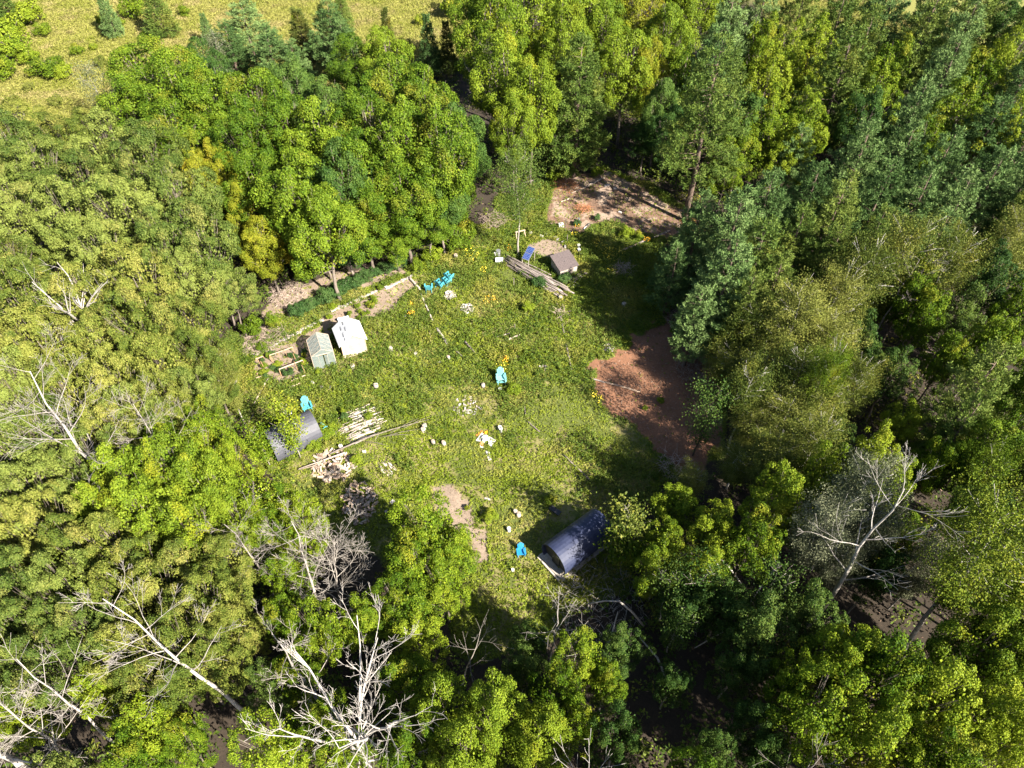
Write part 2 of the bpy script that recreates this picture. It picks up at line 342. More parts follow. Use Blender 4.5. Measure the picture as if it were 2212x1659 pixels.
# wild flowers
def flowers(name, mat, spots, label, n=34, sz=.10):
    cs = []
    for (px, py, r) in spots:
        p = G(px, py); k = int(n*r); a = rng.uniform(0, 6.28, k); q = np.sqrt(rng.random(k))*r*.5
        cs.append(np.stack([p.x+q*np.cos(a), p.y+q*np.sin(a), rng.uniform(.45, .95, k)], 1))
    c = np.concatenate(cs); o = new_obj(name, leaf_mesh(name, [leaves(c, unit(rng.normal(size=c.shape)*.6+[0, 0, 1]), sz, .8)]), mat); tag(o, label, 'flowers', kind='stuff')
flowers('orange_flowers', M['orange_fl'], [(890, 685, .8), (1058, 657, 1.3), (1248, 500, .8), (888, 665, .5), (1100, 545, .6), (1092, 785, .7), (1395, 527, .8)], 'orange wildflowers in small clumps among the weeds')
flowers('goldenrod', M['yellow_fl'], [(1020, 562, 1.6), (1012, 545, 1.2), (1300, 545, 1.8), (1322, 560, 2.2), (1345, 550, 1.2), (1290, 530, 1.2), (1320, 590, 1.0), (1085, 800, 1.2), (1290, 870, 1.2), (1280, 860, .9), (1240, 515, .7), (1045, 590, 1.0), (855, 640, .6)], 'yellow goldenrod blossoms scattered along the back of the clearing', 26)

# ------------------------------------------------------------------ tree shapes
def tree_trunk(H, r0, limbs, top=.92, lean=.0, sides=8):
    """tapered trunk with limbs; limbs = list of (height, end point)"""
    b = MB(); n = 7; ph = rnd.uniform(0, 6)
    pts = [Vector((lean*H*(i/n)**1.5 + .012*H*math.sin(ph+i*1.3), .012*H*math.cos(ph+i*1.7), H*top*i/n - (.3 if i == 0 else 0))) for i in range(n+1)]
    b.tube(pts, [r0*(1.25 if i == 0 else 1-.85*i/n) for i in range(n+1)], sides)
    def at(h):
        t = min(max(h/(H*top)*n, 0), n-.001); i = int(t); return pts[i].lerp(pts[i+1], t-i), r0*(1-.85*t/n)
    for h, e in limbs:
        p, r = at(h); e = Vector(e); mid = p.lerp(e, .5) + Vector((0, 0, -.08*(e-p).length)); rr = max(r*.34, .02)
        b.tube([p, mid, e], [rr, rr*.65, .02], 5)
        for k in range(2):
            q = p.lerp(e, rnd.uniform(.4, .75)); d = (e-p)*.35; d = d + Vector((rnd.uniform(-.7, .7), rnd.uniform(-.7, .7), rnd.uniform(0, .7)))
            b.tube([q, q+d], [rr*.4, .012], 4)
    return b
def clump(c, r, n, s, flat=.75, out=None, rnd_n=.55, shell=.7):
    d = unit(rng.normal(size=(n, 3)) + (out*.9 if out is not None else 0) + np.array([0, 0, .45]))
    rad = r*(shell + (1.1-shell)*rng.random((n, 1))); p = c + d*rad*np.array([1, 1, flat])
    nn = unit(d + rng.normal(size=(n, 3))*rnd_n + np.array([0, 0, .25])); return leaves(p, nn, s*rng.uniform(.7, 1.25, n), .72)
def make_broadleaf(H, R, z0, nc, nl, s, rc=(.75, 1.25), lobes=7, core=2500, flat=.8, shape=1.0, openness=0.0, sides=8, r0=None):
    """broad crown: many lumps of leaves over an uneven envelope"""
    zc = (z0+H)/2; hz = (H-z0)/2; Vs = []; limbs = []
    bd = unit(rng.normal(size=(lobes, 3))); ba = rng.uniform(-.22, .30, lobes)
    i = np.arange(nc)+.5; ph = np.arccos(1-2*i/nc*.86); th = 3.883*i+rng.uniform(0, 6)
    D = np.stack([np.sin(ph)*np.cos(th), np.sin(ph)*np.sin(th), np.cos(ph)], 1) + rng.normal(size=(nc, 3))*.10; D = unit(D)
    ld = unit(rng.normal(size=(int(nc/5.5), 3))+[0, 0, .25])
    for d in D:
        j_ = int(np.argmax(ld@d)); gap_ = math.acos(min(1, float(ld[j_]@d))); d = unit((d*.62+ld[j_]*.38)[None])[0]; k = 1.10 - .55*min(gap_, .6)**1.2 + (j_*.37 % 1-.5)*.16 + float((ba*np.exp(-np.sum((bd-d)**2, 1)*2.2)).sum()) + rng.uniform(-.08, .05)
        if openness and rng.random() < openness: k *= rng.uniform(.45, .8)
        w = (1 - .28*max(d[2], 0)**2*shape); c = np.array([d[0]*R*w*k, d[1]*R*w*k, zc + d[2]*hz*k]) * 1.0
        r = rng.uniform(*rc); c = c - d*r*.6
        Vs.append(clump(c, r, int(nl*(r/np.mean(rc))**2), s, flat, d))
        if rng.random() < .30: limbs.append((max(z0*.8, zc-hz+ (c[2]-zc+hz)*.35), c*np.array([.85, .85, 1])))
    p = unit(rng.normal(size=(core, 3)))*(rng.random((core, 1))**.4)*.72*np.array([R, R, hz]) + np.array([0, 0, zc])
    if core: Vs.append(leaves(p, unit(rng.normal(size=(core, 3))+[0, 0, .5]), s*1.7, .8))
    return leaf_mesh('crown', Vs), tree_trunk(H*.93, r0 or H*.016, limbs, sides=sides)
def p_in(e): return e*np.array([.72, .72, 1])
def make_birch(H, R, z0, nb, s, dens, r0=.13, lean=0.03, droop=.25):
    """slender crown of fine branches carrying small separate leaves"""
    Vs = []; limbs = []
    for k in range(nb):
        t = (k+rng.random())/nb; z = z0 + (H-z0)*t; a = k*2.4+rng.uniform(-.4, .4); L = R*(math.sin(math.pi*min(1, .22+.80*(1-t)))**.8)*rng.uniform(.6, 1.1)
        e = np.array([math.cos(a)*L, math.sin(a)*L, z + L*rng.uniform(.1, .6)]); p0 = np.array([lean*z, 0, z])
        if k % 3 == 0: limbs.append((z-.2, p_in(e)))
        for j in range(5):
            q = p0 + (e-p0)*(.3+.75*rng.random()) + rng.normal(size=3)*.28; n = int(dens*rng.uniform(.5, 1.3)); r = rng.uniform(.28, .62)
            pp = q + rng.normal(size=(n, 3))*r*np.array([.8, .8, .7]) - np.array([0, 0, droop])*rng.random((n, 1))
            Vs.append(leaves(pp, unit(rng.normal(size=(n, 3))+[0, 0, .35]), s*rng.uniform(.6, 1.2, n), .75))
    return leaf_mesh('crown', Vs), tree_trunk(H, r0, limbs, lean=lean, sides=7)
def make_pine(H, R, z0, nw, per, s=.20, nn=24, up=.25, irregular=.35, cone=.6, gap=.0, plume=.62, dens=3.2):
    """pine: whorls of limbs carrying upturned plumes of needles"""
    Vs = []; b_l = []; az = rng.uniform(0, 6.28, 4); aw = rng.uniform(-.25, .3, 4)
    for w in range(nw):
        t = (w+rng.uniform(-.3, .3)+.5)/nw; t = min(max(t, .01), .985); z = z0+(H-z0)*t; Lw = R*((1-t)**cone)*(1 if t > .15 else .6+t*2.7)
        for k in range(per if t < .8 else max(3, per-2)):
            if rng.random() < gap*(1-t*.7): continue
            a = 6.283*k/per + w*1.1 + rng.uniform(-.35, .35); L = max(.35, Lw*rng.uniform(1-irregular, 1.08)*(1+float((aw*np.exp(-(1-np.cos(a-az))*2.5)).sum()))); dz = up*L*rng.uniform(.2, 1.4) - .12*L*(1-t)
            e = np.array([math.cos(a)*L, math.sin(a)*L, z+dz]); p0 = np.array([0, 0, z]); side = np.array([-math.sin(a), math.cos(a), 0]); b_l.append((z, tuple(e*np.array([.9, .9, 1]))))
            m_ = max(3, int(L*dens)); u = .14+.88*np.sqrt(rng.random(m_)); wd = (1.1-u)*L*.55+.10
            q = p0 + (e-p0)*u[:, None] + side*(rng.uniform(-1, 1, m_)*wd)[:, None] + np.array([0, 0, 1])*(.08*L*rng.uniform(-.5, .9, m_))[:, None]
            od = unit(((e-p0)*.75/L)[None] + side*rng.uniform(-.7, .7, (m_, 1)) + np.array([0, 0, 1])*rng.uniform(.35, 1.1, (m_, 1)))
            pl = plume*rng.uniform(.6, 1.25, m_); tt = rng.random((m_, nn)); rr = unit(rng.normal(size=(m_*nn, 3)))
            cc = (q[:, None]+od[:, None]*(pl[:, None]*tt)[..., None]).reshape(-1, 3) + rr*(.13*(1.1-.6*tt.reshape(-1, 1)))
            dd = unit(np.repeat(od, nn, 0)*.75 + rr*.9); nv = unit(rr + rng.normal(size=rr.shape)*.5 + np.array([0, 0, .2])); sd_ = unit(np.cross(dd, nv)); ln = (s*rng.uniform(.7, 1.25, len(cc)))[:, None]; wdt = ln*.22
            Vs.append(np.stack([cc - sd_*wdt*.5, cc + sd_*wdt*.5, cc+dd*ln+sd_*wdt*.8, cc+dd*ln-sd_*wdt*.8], 1).reshape(-1, 3))
    b = MB(); b.tube([(0, 0, -.3), (0.006*H, 0, H*.3), (0, .01*H, H*.65), (0, 0, H*.97)], [H*.018, H*.014, H*.008, .02], 8)
    for z, e in b_l[::2]: b.tube([(0, 0, z), e], [.035, .008], 3)
    for k in range(int(z0*2.5)):
        z = rng.uniform(.25*z0, z0); a = rng.uniform(0, 6.28); L = rng.uniform(.5, 1.9); b.tube([(0, 0, z), (math.cos(a)*L, math.sin(a)*L, z+rng.uniform(-.2, .2))], [.03, .008], 4)
    return leaf_mesh('crown', Vs), b
PR = {}
def reg(kind, crown_me, tb, H, R, tname='trunk'):
    tm = bpy.data.meshes.new(tname); tm.from_pydata(tb.v, [], tb.f); tm.update()
    for p in tm.polygons: p.use_smooth = True
    tm.materials.append(None); crown_me.materials.append(None)
    PR.setdefault(kind, []).append((crown_me, tm, H, R))
for k in range(4): reg('maple', *make_broadleaf(15, 4.6, 3.2, 105, 215, .19, (.55, 1.2), core=1800), 15, 4.6)
for k in range(3): reg('oak', *make_broadleaf(13, 5.0, 4.5, 125, 195, .175, (.45, 1.0), flat=.6, lobes=9, shape=.6, core=1800), 13, 5.0)
for k in range(3): reg('ash', *make_broadleaf(13, 4.0, 3.0, 120, 130, .18, (.4, .9), openness=.45, core=900, flat=.8, lobes=9), 13, 4.0)
for k in range(4): reg('birch', *make_birch(14, 3.6, 4.0, 95, .145, 70), 14, 3.6)
reg('thin', *make_birch(9, 2.4, 2.5, 26, .17, 26, r0=.09), 9, 2.4)
reg('sapling', *make_birch(7, 1.5, 1.8, 20, .20, 24, r0=.055, lean=.05), 7, 1.5)
for k in range(4): reg('pine', *make_pine(15, 4.0, 2.5, 22, 6, gap=.08, cone=.62, irregular=.42, dens=4.2), 15, 4.0)
reg('tallpine', *make_pine(17, 4.8, 1.5, 26, 7, cone=.55, up=.05, irregular=.22, dens=4.6, plume=.55), 17, 4.8)
reg('bigpine', *make_pine(20, 5.2, 6.5, 22, 7, cone=.5, gap=.20, up=.12, irregular=.35, dens=4.2), 20, 5.2)
for k in range(2): reg('spruce', *make_pine(8, 2.3, .4, 20, 8, s=.17, nn=20, cone=.85, up=.05, irregular=.18, plume=.38, dens=4), 8, 2.3)
reg('tallbirch', *make_birch(18, 4.2, 8.0, 90, .14, 75, r0=.20, lean=.06), 18, 4.2)
reg('aspen', *make_birch(11, 2.6, 4.5, 50, .13, 50, r0=.12), 11, 2.6)
for k in range(4): reg('shrub', *make_broadleaf(2.6, 1.5, .1, 34, 75, .15, (.3, .55), core=250, openness=.2, sides=5, r0=.04), 2.6, 1.5)
BARK = dict(aspen='white_bark', tallbirch='white_bark', birch='white_bark', thin='grey_bark', sapling='grey_bark', pine='pine_bark', tallpine='pine_bark', bigpine='pine_bark', spruce='pine_bark')

LANDMARKS = [('the white-roofed shed', 757, 730), ('the greenhouse', 693, 765), ('the grey barrel cabin', 630, 925), ('the navy barrel cabin', 1240, 1180), ('the solar panel', 1141, 548),
             ('the antler-shaped snag', 125, 610), ('the big bare grey tree', 195, 950), ('the leaning dead tree', 400, 1380), ('the big white dead tree', 800, 1460),
             ('the layered tall pine', 1240, 230), ('the bare-trunked pine', 1490, 380), ('the white dead birch', 1815, 1190), ('the golden birch', 2030, 1170),
             ('the upper brown patch', 1310, 440), ('the rusty needle patch', 1450, 880), ('the top left corner', 0, 0), ('the top right corner', 2212, 0),
             ('the bottom right corner', 2212, 1659), ('the bottom left corner', 0, 1659), ('the right edge middle', 2212, 830), ('the bottom edge middle', 1106, 1659), ('the dry meadow', 820, 30)]
DIRS = ['to the right of', 'above and right of', 'above', 'above and left of', 'to the left of', 'below and left of', 'below', 'below and right of']
ORD = ['nearest', 'second nearest', 'third nearest', 'fourth nearest', 'fifth nearest', 'sixth nearest', 'seventh nearest', 'eighth nearest', 'ninth nearest', 'tenth nearest']
def sector(lx, ly, x, y): return int(round(math.atan2(ly-y, x-lx)/(math.pi/4))) % 8
# (shape, leaf colour, x, y of the crown in the photo, half width in px, tree height)
TREES = []
def T(shape, col, *rows):
    for r in rows: TREES.append((shape, col, *r))
T('spruce', 'pine', (232, 30, 30, 7), (925, 92, 30, 9), (445, 62, 20, 5))
T('spruce', 'pine_green', (338, 22, 42, 8), (738, 20, 26, 7), (8, 8, 36, 7))
T('spruce', 'cedar', (650, 72, 42, 8), (836, 70, 27, 8), (966, 100, 26, 8), (700, 62, 22, 8))
T('shrub', 'shrub', (100, 140, 42, 3), (60, 118, 26, 2.5), (15, 60, 42, 5), (55, 20, 38, 4), (285, 12, 30, 4), (135, 150, 26, 2.5), (20, 100, 40, 4.5), (255, 45, 14, 2), (975, 10, 30, 4), (990, -10, 30, 5), (35, 255, 40, 4), (100, 285, 30, 3), (165, 105, 16, 2), (395, 20, 14, 2), (310, 75, 12, 1.5), (5, 140, 30, 4), (250, 75, 9, 1.2), (200, 100, 12, 1.5), (90, 60, 20, 2.5), (215, 40, 12, 2), (640, 40, 12, 2), (905, 40, 12, 2))
T('shrub', 'shrub', (980, 515, 34, 3), (935, 545, 24, 2), (1010, 490, 26, 3), (900, 570, 16, 1.6), (1195, 375, 20, 2), (1290, 368, 16, 1.5), (650, 590, 18, 2), (585, 690, 22, 2.5), (545, 700, 26, 3))
T('shrub', 'birch', (150, 290, 36, 4), (25, 225, 30, 3), (215, 130, 14, 2), (880, 95, 14, 2), (120, 215, 16, 2), (60, 185, 14, 1.5), (170, 240, 16, 2))
T('thin', 'sage', (207, 195, 36, 9), (470, 120, 34, 8))
T('pine', 'pine', (535, 65, 52, 11), (590, 130, 50, 10), (500, 110, 45, 9), (720, 80, 48, 11), (745, 110, 34, 9), (640, 150, 40, 9))
T('maple', 'maple', (335, 175, 92, 15), (300, 250, 80, 14), (400, 230, 85, 16), (480, 230, 75, 15), (555, 240, 75, 15), (380, 310, 80, 14), (620, 300, 80, 15), (700, 330, 80, 15),
  (540, 320, 75, 15), (640, 440, 85, 15), (560, 430, 70, 13), (700, 500, 85, 14), (640, 530, 55, 6), (850, 230, 85, 17), (800, 310, 80, 16), (920, 250, 75, 17), (880, 350, 85, 17), (950, 360, 85, 17), (780, 400, 80, 15), (975, 420, 60, 11),
  (870, 440, 85, 13), (790, 480, 75, 11), (925, 485, 58, 8), (850, 515, 55, 7), (700, 545, 50, 6), (770, 150, 60, 12), (840, 150, 60, 14), (2130, 1000, 75, 12), (2180, 930, 60, 12))
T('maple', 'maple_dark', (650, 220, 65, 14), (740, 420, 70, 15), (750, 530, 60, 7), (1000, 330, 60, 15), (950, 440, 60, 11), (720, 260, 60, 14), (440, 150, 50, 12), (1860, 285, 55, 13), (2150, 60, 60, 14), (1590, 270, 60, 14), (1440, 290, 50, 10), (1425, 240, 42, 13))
T('maple', 'lime', (1060, 90, 75, 18), (1130, 50, 80, 18), (1090, 180, 75, 17), (1150, 240, 62, 16), (1210, 110, 60, 17), (1300, 90, 65, 17), (1350, 160, 62, 16), (1110, 290, 52, 14), (1240, 30, 70, 17), (1030, 30, 60, 16), (1430, 100, 60, 17), (1500, 25, 55, 16),
  (300, 1060, 82, 14), (380, 1060, 80, 14), (455, 1090, 75, 13), (330, 1130, 85, 14), (420, 1170, 80, 13), (240, 1130, 70, 13), (520, 1140, 58, 11), (1075, 1570, 78, 13), (960, 1545, 72, 12), (1010, 1650, 80, 13), (1160, 1610, 70, 12), (2100, 1420, 85, 13), (2180, 1370, 70, 13), (2190, 1480, 75, 13), (1300, 20, 60, 17))
T('maple', 'yellow', (1385, 40, 55, 17), (590, 300, 48, 14), (480, 380, 50, 12), (570, 535, 52, 10), (530, 470, 45, 11), (445, 420, 50, 12), (1400, 170, 40, 15))
T('oak', 'oak', (40, 340, 75, 13), (100, 400, 75, 13), (30, 430, 70, 13), (250, 350, 85, 15), (340, 400, 85, 15), (200, 430, 85, 14), (400, 470, 90, 15), (300, 500, 90, 15), (170, 510, 85, 14), (450, 560, 80, 14), (60, 510, 80, 13), (370, 570, 80, 14), (250, 580, 75, 13),
  (500, 640, 58, 9), (20, 600, 65, 13), (420, 640, 70, 12), (150, 700, 70, 12), (40, 860, 85, 13), (130, 960, 85, 12), (40, 1010, 80, 13), (200, 1040, 70, 12), (100, 1090, 80, 13), (20, 1130, 80, 13), (320, 930, 75, 12), (430, 880, 65, 11), (60, 1280, 85, 13), (130, 1340, 80, 13), (60, 1390, 80, 13), (180, 1290, 80, 13), (220, 1390, 75, 13), (120, 1440, 80, 12), (30, 1470, 70, 12))
T('oak', 'oak_yellow', (140, 320, 65, 11), (210, 300, 55, 10), (60, 280, 60, 9), (60, 690, 85, 13), (210, 680, 80, 13), (320, 660, 85, 14), (330, 740, 85, 14), (430, 730, 75, 12), (240, 790, 85, 13), (120, 790, 85, 13), (360, 820, 80, 13), (450, 800, 65, 11), (20, 760, 75, 13), (160, 870, 80, 13), (270, 880, 80, 13), (380, 900, 65, 12), (250, 960, 70, 12), (60, 1190, 80, 13), (130, 1180, 80, 13), (190, 1220, 70, 13), (270, 1200, 75, 13), (330, 1240, 75, 12), (420, 1260, 80, 12), (500, 1230, 65, 11),
  (280, 1310, 80, 12), (360, 1330, 80, 12), (450, 1340, 75, 12), (300, 1420, 80, 12), (400, 1430, 85, 12), (480, 1440, 65, 11), (360, 1500, 75, 11), (520, 1370, 60, 11), (60, 600, 60, 11))
T('ash', 'ash', (470, 945, 50, 10), (505, 1020, 48, 9), (440, 1000, 60, 11), (600, 1100, 50, 8), (650, 1130, 58, 8), (580, 1150, 50, 9), (380, 980, 60, 11), (930, 1150, 82, 10), (900, 1230, 80, 10), (975, 1200, 62, 9), (960, 1270, 60, 9), (870, 1320, 60, 9), (800, 1340, 60, 8), (900, 1390, 65, 8), (620, 1250, 50, 9), (700, 1370, 65, 9), (610, 1340, 50, 9),
  (640, 1460, 60, 9), (880, 1470, 70, 9), (600, 1620, 75, 12), (700, 1560, 60, 9), (880, 1620, 70, 11), (340, 1570, 70, 11), (300, 1640, 70, 11), (400, 1610, 50, 9), (50, 1560, 60, 10), (230, 1500, 60, 10), (740, 1650, 60, 10), (1200, 1500, 55, 11), (1260, 1430, 58, 9), (1310, 1480, 48, 8), (1240, 1570, 55, 10),
  (1460, 1095, 55, 7), (1540, 1150, 62, 9), (1440, 1170, 50, 7), (1420, 1230, 55, 8), (1510, 1240, 55, 9), (1620, 1180, 65, 11), (1680, 1090, 70, 12), (1760, 1050, 60, 12), (1880, 1000, 55, 11), (1900, 1080, 55, 11), (1935, 1180, 55, 9), (1890, 1460, 100, 14), (1990, 1510, 95, 14), (1760, 1570, 90, 14), (1880, 1610, 90, 14), (1800, 1430, 80, 13), (2090, 1560, 80, 13), (2170, 1600, 80, 13), (2000, 1640, 85, 13), (1700, 1480, 60, 11),
  (1655, 190, 55, 14), (1660, 290, 60, 13), (1735, 280, 50, 13), (1700, 340, 50, 11), (1920, 160, 55, 15), (1640, 110, 50, 15), (2100, 190, 60, 15), (2060, 270, 68, 14), (1880, 220, 55, 14), (2160, 300, 60, 14), (1760, 130, 50, 15), (2150, 150, 50, 15), (1570, 370, 40, 10), (1600, 330, 50, 11), (1450, 20, 50, 16), (1480, 200, 50, 14), (2130, 760, 65, 13), (2190, 690, 60, 13), (2040, 780, 50, 11), (1990, 690, 55, 12), (2190, 850, 60, 12), (1960, 640, 55, 13), (1940, 930, 50, 9), (2020, 1010, 55, 11), (2190, 1180, 60, 12), (1700, 160, 50, 15), (2000, 330, 50, 13))
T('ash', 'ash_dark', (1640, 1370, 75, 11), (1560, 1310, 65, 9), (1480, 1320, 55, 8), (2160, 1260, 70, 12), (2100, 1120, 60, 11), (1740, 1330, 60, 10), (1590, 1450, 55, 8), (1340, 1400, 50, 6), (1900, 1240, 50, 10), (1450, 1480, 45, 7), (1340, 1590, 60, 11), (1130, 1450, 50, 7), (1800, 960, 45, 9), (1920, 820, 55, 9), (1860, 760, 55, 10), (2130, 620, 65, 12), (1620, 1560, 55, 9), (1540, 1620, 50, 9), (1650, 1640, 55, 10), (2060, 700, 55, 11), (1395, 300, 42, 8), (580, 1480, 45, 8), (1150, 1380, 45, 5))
T('birch', 'birch', (1930, 600, 80, 14), (1850, 640, 68, 13), (1790, 680, 60, 12), (2030, 610, 60, 13), (1700, 720, 70, 12), (1620, 730, 70, 9), (1575, 800, 58, 5.5), (1640, 820, 66, 7), (1780, 770, 65, 10), (1710, 830, 72, 9), (1620, 920, 60, 6), (1690, 920, 66, 8), (1760, 910, 60, 9), (1590, 1010, 52, 5), (1660, 1010, 60, 9), (2170, 560, 60, 12), (1740, 990, 60, 11), (490, 825, 42, 9), (1830, 860, 50, 10), (2200, 1060, 60, 12), (1490, 1050, 38, 5))
T('birch', 'lime', (1765, 850, 45, 12), (2100, 1060, 50, 11))
T('pine', 'pine', (1560, 110, 55, 18), (1530, 200, 60, 17), (1640, 50, 50, 17), (1900, 70, 58, 18), (2055, 130, 55, 17), (2020, 210, 58, 16), (1950, 300, 58, 15), (1710, 360, 45, 11), (1840, 380, 60, 14), (1930, 380, 58, 14), (2010, 400, 60, 14), (2110, 330, 60, 14), (1500, 520, 58, 12), (1575, 530, 75, 14), (1640, 480, 58, 13), (1880, 470, 60, 14), (1960, 480, 62, 14), (2040, 490, 62, 14), (2110, 440, 60, 14), (2190, 430, 60, 14), (1560, 640, 75, 14), (1500, 700, 50, 10), (1740, 450, 52, 12), (2190, 350, 50, 14), (2000, 560, 50, 12), (2180, 230, 55, 15), (2000, 60, 50, 17), (1450, 600, 45, 9))
T('pine', 'pine_green', (1720, 50, 50, 17), (1790, 100, 55, 17), (1800, 200, 75, 17), (1980, 110, 60, 17), (2090, 60, 60, 17), (1790, 500, 60, 14), (1700, 560, 60, 13), (1620, 600, 75, 14), (1780, 590, 55, 13), (1600, 690, 55, 12), (2080, 880, 75, 15), (2050, 960, 62, 13), (1850, 140, 50, 16), (1660, 650, 60, 12), (1830, 30, 55, 17), (2200, 100, 55, 16), (1570, 20, 50, 17), (2190, 500, 60, 13), (1870, 550, 55, 12))
T('birch', 'sage', (1990, 1240, 50, 9), (1835, 1110, 78, 13), (1760, 1170, 62, 12), (1870, 1180, 50, 11), (1800, 1230, 45, 9))
OFFS = [('pine', 'pine', 2290, 200, 60, 16), ('pine', 'pine', 2290, 480, 65, 15), ('ash', 'ash', 2290, 700, 65, 14), ('pine', 'pine', 2300, 900, 65, 15), ('maple', 'maple', 2310, 1100, 75, 14), ('ash', 'ash', 2320, 1300, 80, 14), ('ash', 'ash', 2330, 1500, 85, 14),  # more trees of the wood, unseen, added to cast shadows into view
        ('ash', 'ash', 1900, 1780, 95, 14), ('ash', 'ash', 1650, 1790, 95, 15), ('maple', 'maple', 1400, 1800, 95, 15), ('ash', 'ash', 1480, 1720, 70, 12), ('maple', 'lime', 1150, 1800, 90, 14), ('oak', 'oak', -90, 700, 85, 13), ('oak', 'oak', -90, 1000, 85, 13), ('oak', 'oak', -90, 1300, 85, 13), ('oak', 'oak', 150, 1740, 90, 12), ('ash', 'ash', 2100, 1760, 90, 14), ('pine', 'pine', 2280, 20, 60, 17)]
KIND = dict(maple=('maple_tree', 'maple'), oak=('oak_tree', 'oak'), ash=('ash_tree', 'leafy tree'), birch=('birch_tree', 'birch'), aspen=('aspen_tree', 'aspen'), thin=('thin_tree', 'slender open tree'), pine=('pine_tree', 'pine'), spruce=('conifer', 'cone-shaped conifer'), shrub=('shrub', 'shrub'))
LOOK = dict(maple='rich green', maple_dark='deep green', lime='bright yellow-green', yellow='golden yellow', oak='grey-green', oak_yellow='pale yellowish', ash='mid green', ash_dark='dark shaded', birch='olive', sage='silvery grey-green', pine='blue-green', pine_green='grass-green', cedar='dark brownish', shrub='yellow-green', birch_gold='golden', shrub_dark='dark green')
def place(shape, col, base, H, R, name, label, cat, group, rz=None, bark=None, i=0, tilt=(0, 0)):
    v = PR[shape]; cm, tm, H0, R0 = v[i % len(v)]
    t = thing(name, label, cat, base, rnd.uniform(0, 6.28) if rz is None else rz, group); t.scale = (R/R0, R/R0, H/H0); t.rotation_euler[0] = tilt[0]; t.rotation_euler[1] = tilt[1]
    for nm, me, mt in (('trunk', tm, M[bark or BARK.get(shape, 'bark')]), ('crown', cm, M[col])):
        o = bpy.data.objects.new(nm, me); COL.objects.link(o); o.parent = t; o.material_slots[0].link = 'OBJECT'; o.material_slots[0].material = mt
    return t
placed = []
def put_row(row, i, visible=True):
    shape, col, px, py, r, H = row; zc = H*(.62 if shape not in ('pine', 'spruce') else .55)
    c = G(px, py, zc); dist = (c-Vector((0, 0, CH))); depth = dist.y*math.cos(PITCH) - dist.z*math.sin(PITCH); R = r*depth/FPX*(1.22 if shape == 'pine' else 1)
    name, kn = KIND[shape]; label = None
    if visible:
        best = None
        for L in sorted(LANDMARKS, key=lambda L: (L[1]-px)**2+(L[2]-py)**2)[:4]:
            s = sector(L[1], L[2], px, py); same = sorted(((q[2]-L[1])**2+(q[3]-L[2])**2, j) for j, q in enumerate(TREES) if q[0] == shape and q[1] == col and sector(L[1], L[2], q[2], q[3]) == s)
            rk = [j for _, j in same].index(i)
            if best is None or rk < best[0]: best = (rk, L[0], DIRS[s])
        rk = best[0]; o_ = ORD[rk] if rk < 10 else 'far'
        label = f'{LOOK[col]} {kn}, {o_} {best[2]} {best[1]}'
    else: label = f'{LOOK[col]} {kn} added unseen outside the picture'
    place(shape, col, (c.x, c.y, 0), H, R, name, label, 'shrub' if shape == 'shrub' else 'tree', f'{LOOK[col]} {kn}s', i=rnd.randrange(9))
for i, row in enumerate(TREES): put_row(row, i)
for i, row in enumerate(OFFS): put_row(row, i, False)
# trees that stand out
b = G(1237, 383); place('tallpine', 'pine_green', b, 17.5, 5.2, 'pine_tree', 'tall light green pine with layered boughs above the brown bare patch', 'tree', None)
b = G(1478, 478); place('bigpine', 'pine_green', b, 21, 5.2, 'pine_tree', 'tall pine with a bare lower trunk showing, right of the brown bare patch', 'tree', None, rz=.6)
b = G(1121, 552); place('aspen', 'ash_dark', b, 12.5, 2.7, 'birch_tree', 'slender tree with a straight pale trunk standing beside the solar panel', 'tree', None, i=1, bark='grey_bark')
b = G(1945, 1400); place('tallbirch', 'birch_gold', b, 17, 3.9, 'birch_tree', 'golden-green birch with a long white trunk below the crown', 'tree', None, i=0, rz=2.0)
b = G(1340, 1205); place('sapling', 'birch', b, 7.5, 1.6, 'young_tree', 'young pale-barked tree with sparse leaves right of the navy barrel cabin', 'tree', None)
b = G(1325, 1215); place('sapling', 'ash', b, 4.5, 1.9, 'young_tree', 'small leafy sapling reaching over the navy barrel cabin roof', 'tree', None, rz=3.0, tilt=(.0, -.35))
b = G(648, 990); place('sapling', 'ash', b, 7, 1.3, 'young_tree', 'thin sapling with sparse leaves in front of the grey barrel cabin', 'tree', None, rz=1.0)
b = G(585, 1005); place('sapling', 'ash', b, 5, 1.2, 'young_tree', 'sparse sapling at the left end of the grey barrel cabin', 'tree', None, rz=4.0)
b = G(1575, 965); place('aspen', 'birch', b, 10, 1.9, 'birch_tree', 'birch with its white trunk bare at the edge of the needle patch', 'tree', None, i=2)
b = G(1498, 985); place('thin', 'ash_dark', b, 9, 2.0, 'thin_tree', 'spindly tree with a reddish trunk beside the rust-coloured needle patch', 'tree', None, bark='pine_bark')
b = G(600, 1190); place('thin', 'ash', b, 9, 2.2, 'thin_tree', 'slim twin-stemmed tree below the firewood heaps', 'tree', None, bark='pine_bark')
